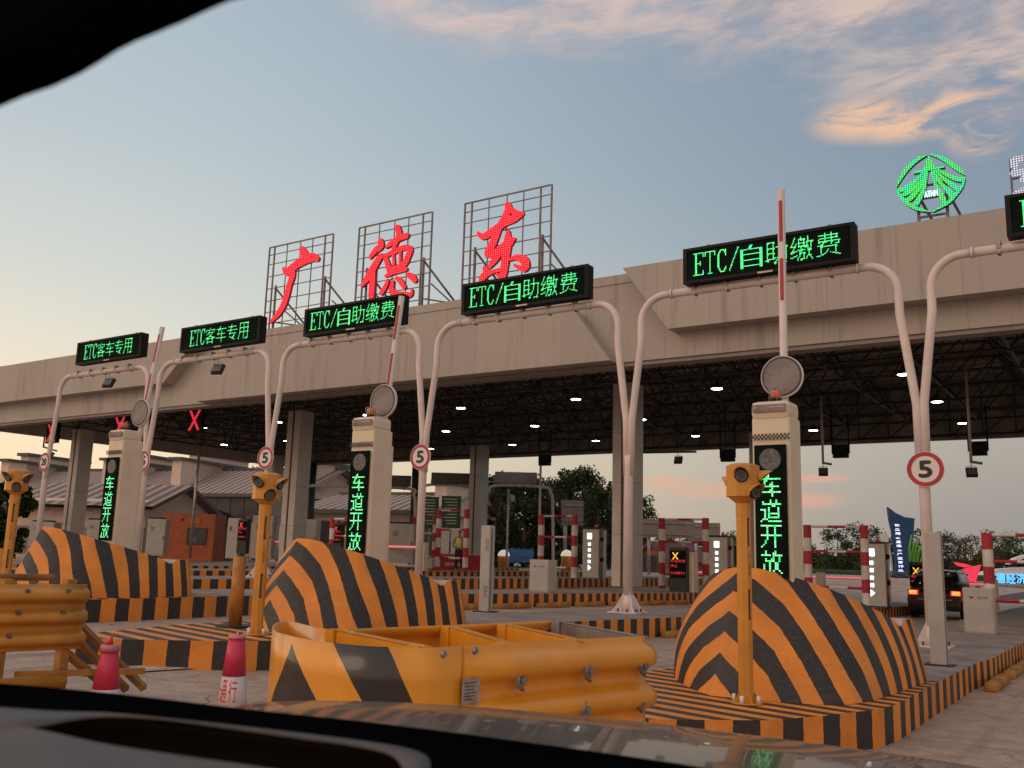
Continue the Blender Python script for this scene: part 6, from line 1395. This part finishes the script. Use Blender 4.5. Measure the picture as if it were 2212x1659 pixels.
TR = [(1075, 1030, 1215, 90, 78, 'dark tree left of the first guard frame', 'leaf_dark'), (1130, 1032, 1215, 100, 84, 'dense dark tree behind the far gantry board', 'leaf_dark'), (1235, 1012, 1220, 110, 80, 'tallest dark tree left of the main column', 'leaf_dark'), (1180, 1042, 1215, 90, 86, 'dark tree between the far gantry and the tallest tree', 'leaf_dark'),
      (1290, 1040, 1220, 90, 84, 'dark tree directly left of the main column', 'leaf_dark'), (1365, 1072, 1225, 80, 90, 'dark tree edge just right of the main column', 'leaf_dark'), (1030, 1045, 1210, 80, 88, 'leafy tree behind the second column', 'leaf_mid'), (960, 1068, 1210, 90, 92, 'tree behind the green information boards', 'leaf_mid'),
      (690, 998, 1200, 150, 110, 'broad tree behind the building left of the middle tower', 'leaf_mid'), (470, 985, 1200, 130, 120, 'reddish tree behind the long building', 'leaf_red'), (560, 998, 1200, 100, 118, 'tree above the long roof left of the yellow post', 'leaf_mid'), (410, 990, 1200, 70, 122, 'small tree above the long roof', 'leaf_dark'),
      (8, 1030, 1200, 90, 50, 'dark shrubby tree at the left edge behind the yellow light post', 'leaf_dark'),
      (1450, 1160, 1255, 90, 105, 'low tree behind the orange brick house', 'leaf_mid'), (1510, 1165, 1258, 80, 110, 'low tree behind the second guard frame', 'leaf_mid'), (1600, 1150, 1260, 60, 115, 'green tree left of the tall signal tower', 'leaf_mid'),
      (1752, 1178, 1262, 60, 120, 'tree inside the guard frame right of the tall tower', 'leaf_mid'), (1812, 1145, 1262, 80, 125, 'rounded tree in the right treeline', 'leaf_dark'), (1868, 1132, 1262, 90, 122, 'tallest tree in the right treeline, left of the blue sign', 'leaf_dark'),
      (1990, 1138, 1264, 80, 130, 'tree directly right of the blue sign', 'leaf_mid'), (2040, 1155, 1266, 90, 125, 'tree behind the right gantry post', 'leaf_dark'), (2090, 1158, 1268, 80, 128, 'yellowing tree above the red arrow emblem', 'leaf_yellow'), (2150, 1152, 1270, 100, 126, 'tree behind the welcome sign shell', 'leaf_mid'), (2215, 1158, 1272, 90, 128, 'tree cut by the right edge', 'leaf_dark'), (1700, 1185, 1262, 90, 130, 'low tree right behind the tall signal tower', 'leaf_mid'), (1935, 1150, 1262, 80, 132, 'tree directly behind the blue sign', 'leaf_dark')]
TR += [(1100, 1026, 1215, 105, 88, 'dark tree just behind the board of the far white gantry', 'leaf_dark'), (1205, 1030, 1218, 100, 90, 'dark tree filling the gap left of the tallest tree', 'leaf_dark'), (1300, 1052, 1222, 95, 92, 'dark tree joining the wood at the main column', 'leaf_dark'), (1062, 1040, 1212, 80, 93, 'leafy dark tree beside the slim grey louvred post', 'leaf_dark'), (1105, 1062, 1215, 90, 96, 'low dark tree filling in behind the thin white camera pole', 'leaf_dark'), (1262, 1058, 1220, 90, 97, 'low dark tree behind the lit kiosk left of the main column', 'leaf_dark'), (1160, 1075, 1215, 90, 94, 'low dark tree behind the thin pale pole', 'leaf_dark'), (1315, 1078, 1222, 80, 98, 'low dark tree hidden mostly by the main column', 'leaf_dark'), (1055, 1080, 1212, 80, 97, 'low tree right of the second column', 'leaf_dark')]
for k, (px, t_, b0, w, D, lb, mt) in enumerate(TR): tree(px, t_, b0, w * (1.25 if D < 99 and px > 1000 else 1), D, lb, mt, 5200 if D < 95 else 2800, k + 3)
root = thing('distant_wood', (0, 0, 0), None, None); bpy.data.objects.remove(root)
m = MB('leaf_dark'); rnd = random.Random(5)
for px in range(-60, 2330, 6):
    hgt = 22 if px > 1320 else 10
    for q in range(22):
        D = rnd.uniform(150, 175); c = atD(px + rnd.uniform(-3, 3), 1200 + .0287 * (px - 1106) + 14 - rnd.uniform(0, 1) * (hgt + 12 * math.sin(px * .021) + 8 * math.sin(px * .047 + 1) + 12), D)
        u = V(rnd.gauss(0, 1), rnd.gauss(0, 1), rnd.gauss(0, .6)).normalized(); v = u.cross(V(rnd.gauss(0, 1), rnd.gauss(0, 1), rnd.gauss(0, 1))).normalized(); s2 = rnd.uniform(.5, 1.3)
        m.poly([c - u * s2, c + v * s2 * .7, c + u * s2, c - v * s2 * .7])
o = m.build('distant_wood', None, fix=False); tag(o, 'far-off wood that closes the horizon behind the plaza', 'wood', kind='stuff')
# ---------------------------------------------------------------- the car we sit in: bonnet, dashboard, mirror
own = thing('passenger_car', EYE - V(0, 0, 1.55), 'car seen from its own seat: glossy bonnet, dark dashboard edge and mirror housing', 'car'); O = own.location
def dsheet(mt, rows, name, nsub=6, thick=.03, pin=own):
    m = MB(mt); m.smooth = True
    G_ = [smooth_path([atD(*q) for q in r], nsub) for r in rows]
    if len(G_) > 2:
        cols = list(zip(*G_)); cols = [smooth_path(list(c), nsub) for c in cols]; G_ = list(zip(*cols))
    for a, b_ in zip(G_, G_[1:]):
        for i in range(len(a) - 1): m.quad(a[i], a[i + 1], b_[i + 1], b_[i])
    o = m.build(name, pin, O); md = o.modifiers.new('thick', 'SOLIDIFY'); md.thickness = thick; md.offset = -1; return o
dsheet('hood_paint', [[(560, 1516, 1.95), (720, 1513, 2.0), (900, 1519, 2.02), (1106, 1533, 2.0), (1400, 1561, 1.92), (1700, 1597, 1.80), (2010, 1640, 1.66), (2300, 1690, 1.5)],
                      [(520, 1524, 1.5), (700, 1524, 1.55), (900, 1534, 1.58), (1106, 1552, 1.56), (1400, 1585, 1.5), (1700, 1628, 1.42), (2010, 1680, 1.32), (2300, 1740, 1.2)],
                      [(440, 1560, 1.05), (660, 1575, 1.1), (860, 1600, 1.12), (1080, 1640, 1.1), (1380, 1700, 1.06), (1700, 1760, 1.0), (2010, 1830, .95), (2300, 1900, .9)]], 'bonnet', 5)
dsheet('dash_black', [[(-120, 1468, .78), (100, 1484, .80), (300, 1504, .80), (560, 1535, .80), (800, 1560, .80), (1100, 1598, .79), (1400, 1640, .77), (1700, 1690, .75), (2000, 1750, .72)],
                      [(-120, 1545, .62), (100, 1562, .62), (300, 1590, .62), (560, 1620, .62), (800, 1650, .62), (1100, 1700, .61), (1400, 1760, .60), (1700, 1830, .58), (2000, 1900, .56)]], 'dashboard_rear_edge', 5, .002)
dsheet('dash', [[(-120, 1524, .60), (0, 1528, .60), (120, 1536, .60), (240, 1540, .60), (400, 1555, .60), (560, 1573, .60), (720, 1592, .60), (860, 1612, .60), (920, 1632, .58), (930, 1660, .54)],
                [(-120, 1580, .555), (0, 1579, .555), (66, 1569, .56), (200, 1546, .585), (330, 1548, .588), (480, 1567, .588), (640, 1590, .588), (770, 1608, .585), (850, 1630, .57), (880, 1680, .52)]], 'dashboard_top', 6, .0015)
dsheet('dash', [[(-120, 1578, .554), (0, 1577, .554), (70, 1573, .556), (218, 1605, .54), (392, 1632, .53), (560, 1656, .52), (720, 1682, .51)], [(-120, 1600, .535), (0, 1602, .535), (110, 1606, .53), (240, 1632, .52), (400, 1658, .51), (560, 1682, .50), (720, 1710, .49)], [(-120, 1720, .44), (0, 1730, .44), (200, 1750, .44), (360, 1780, .43), (500, 1800, .43), (620, 1820, .42), (760, 1840, .42)]], 'dashboard_lip', 5, .0015)
dsheet('dash_dark', [[(60, 1548, .586), (240, 1548, .592), (400, 1562, .592), (560, 1582, .592), (800, 1612, .59), (900, 1650, .58)], [(100, 1590, .60), (240, 1600, .60), (400, 1620, .60), (560, 1640, .60), (800, 1680, .60), (900, 1720, .60)], [(100, 1680, .58), (240, 1700, .58), (400, 1740, .58), (560, 1760, .58), (800, 1800, .58), (900, 1820, .58)]], 'storage_recess', 4, .004)
mir = MB('dash_black'); B_ = [(-200, 330), (-60, 262), (0, 240), (60, 214), (120, 194), (180, 166), (220, 142), (260, 116), (300, 96), (340, 80), (400, 55), (460, 27), (500, 10), (560, -5), (700, -60), (700, -300), (-200, -300)]
bm_pts = [atD(x, y, .36) for x, y in B_]; dd_ = (W @ V(0, 0, 1)) * -.04
mir.prism(bm_pts, dd_); o = mir.build('mirror_housing', own, O); bv = o.modifiers.new('bev', 'BEVEL'); bv.width = .004; bv.segments = 3
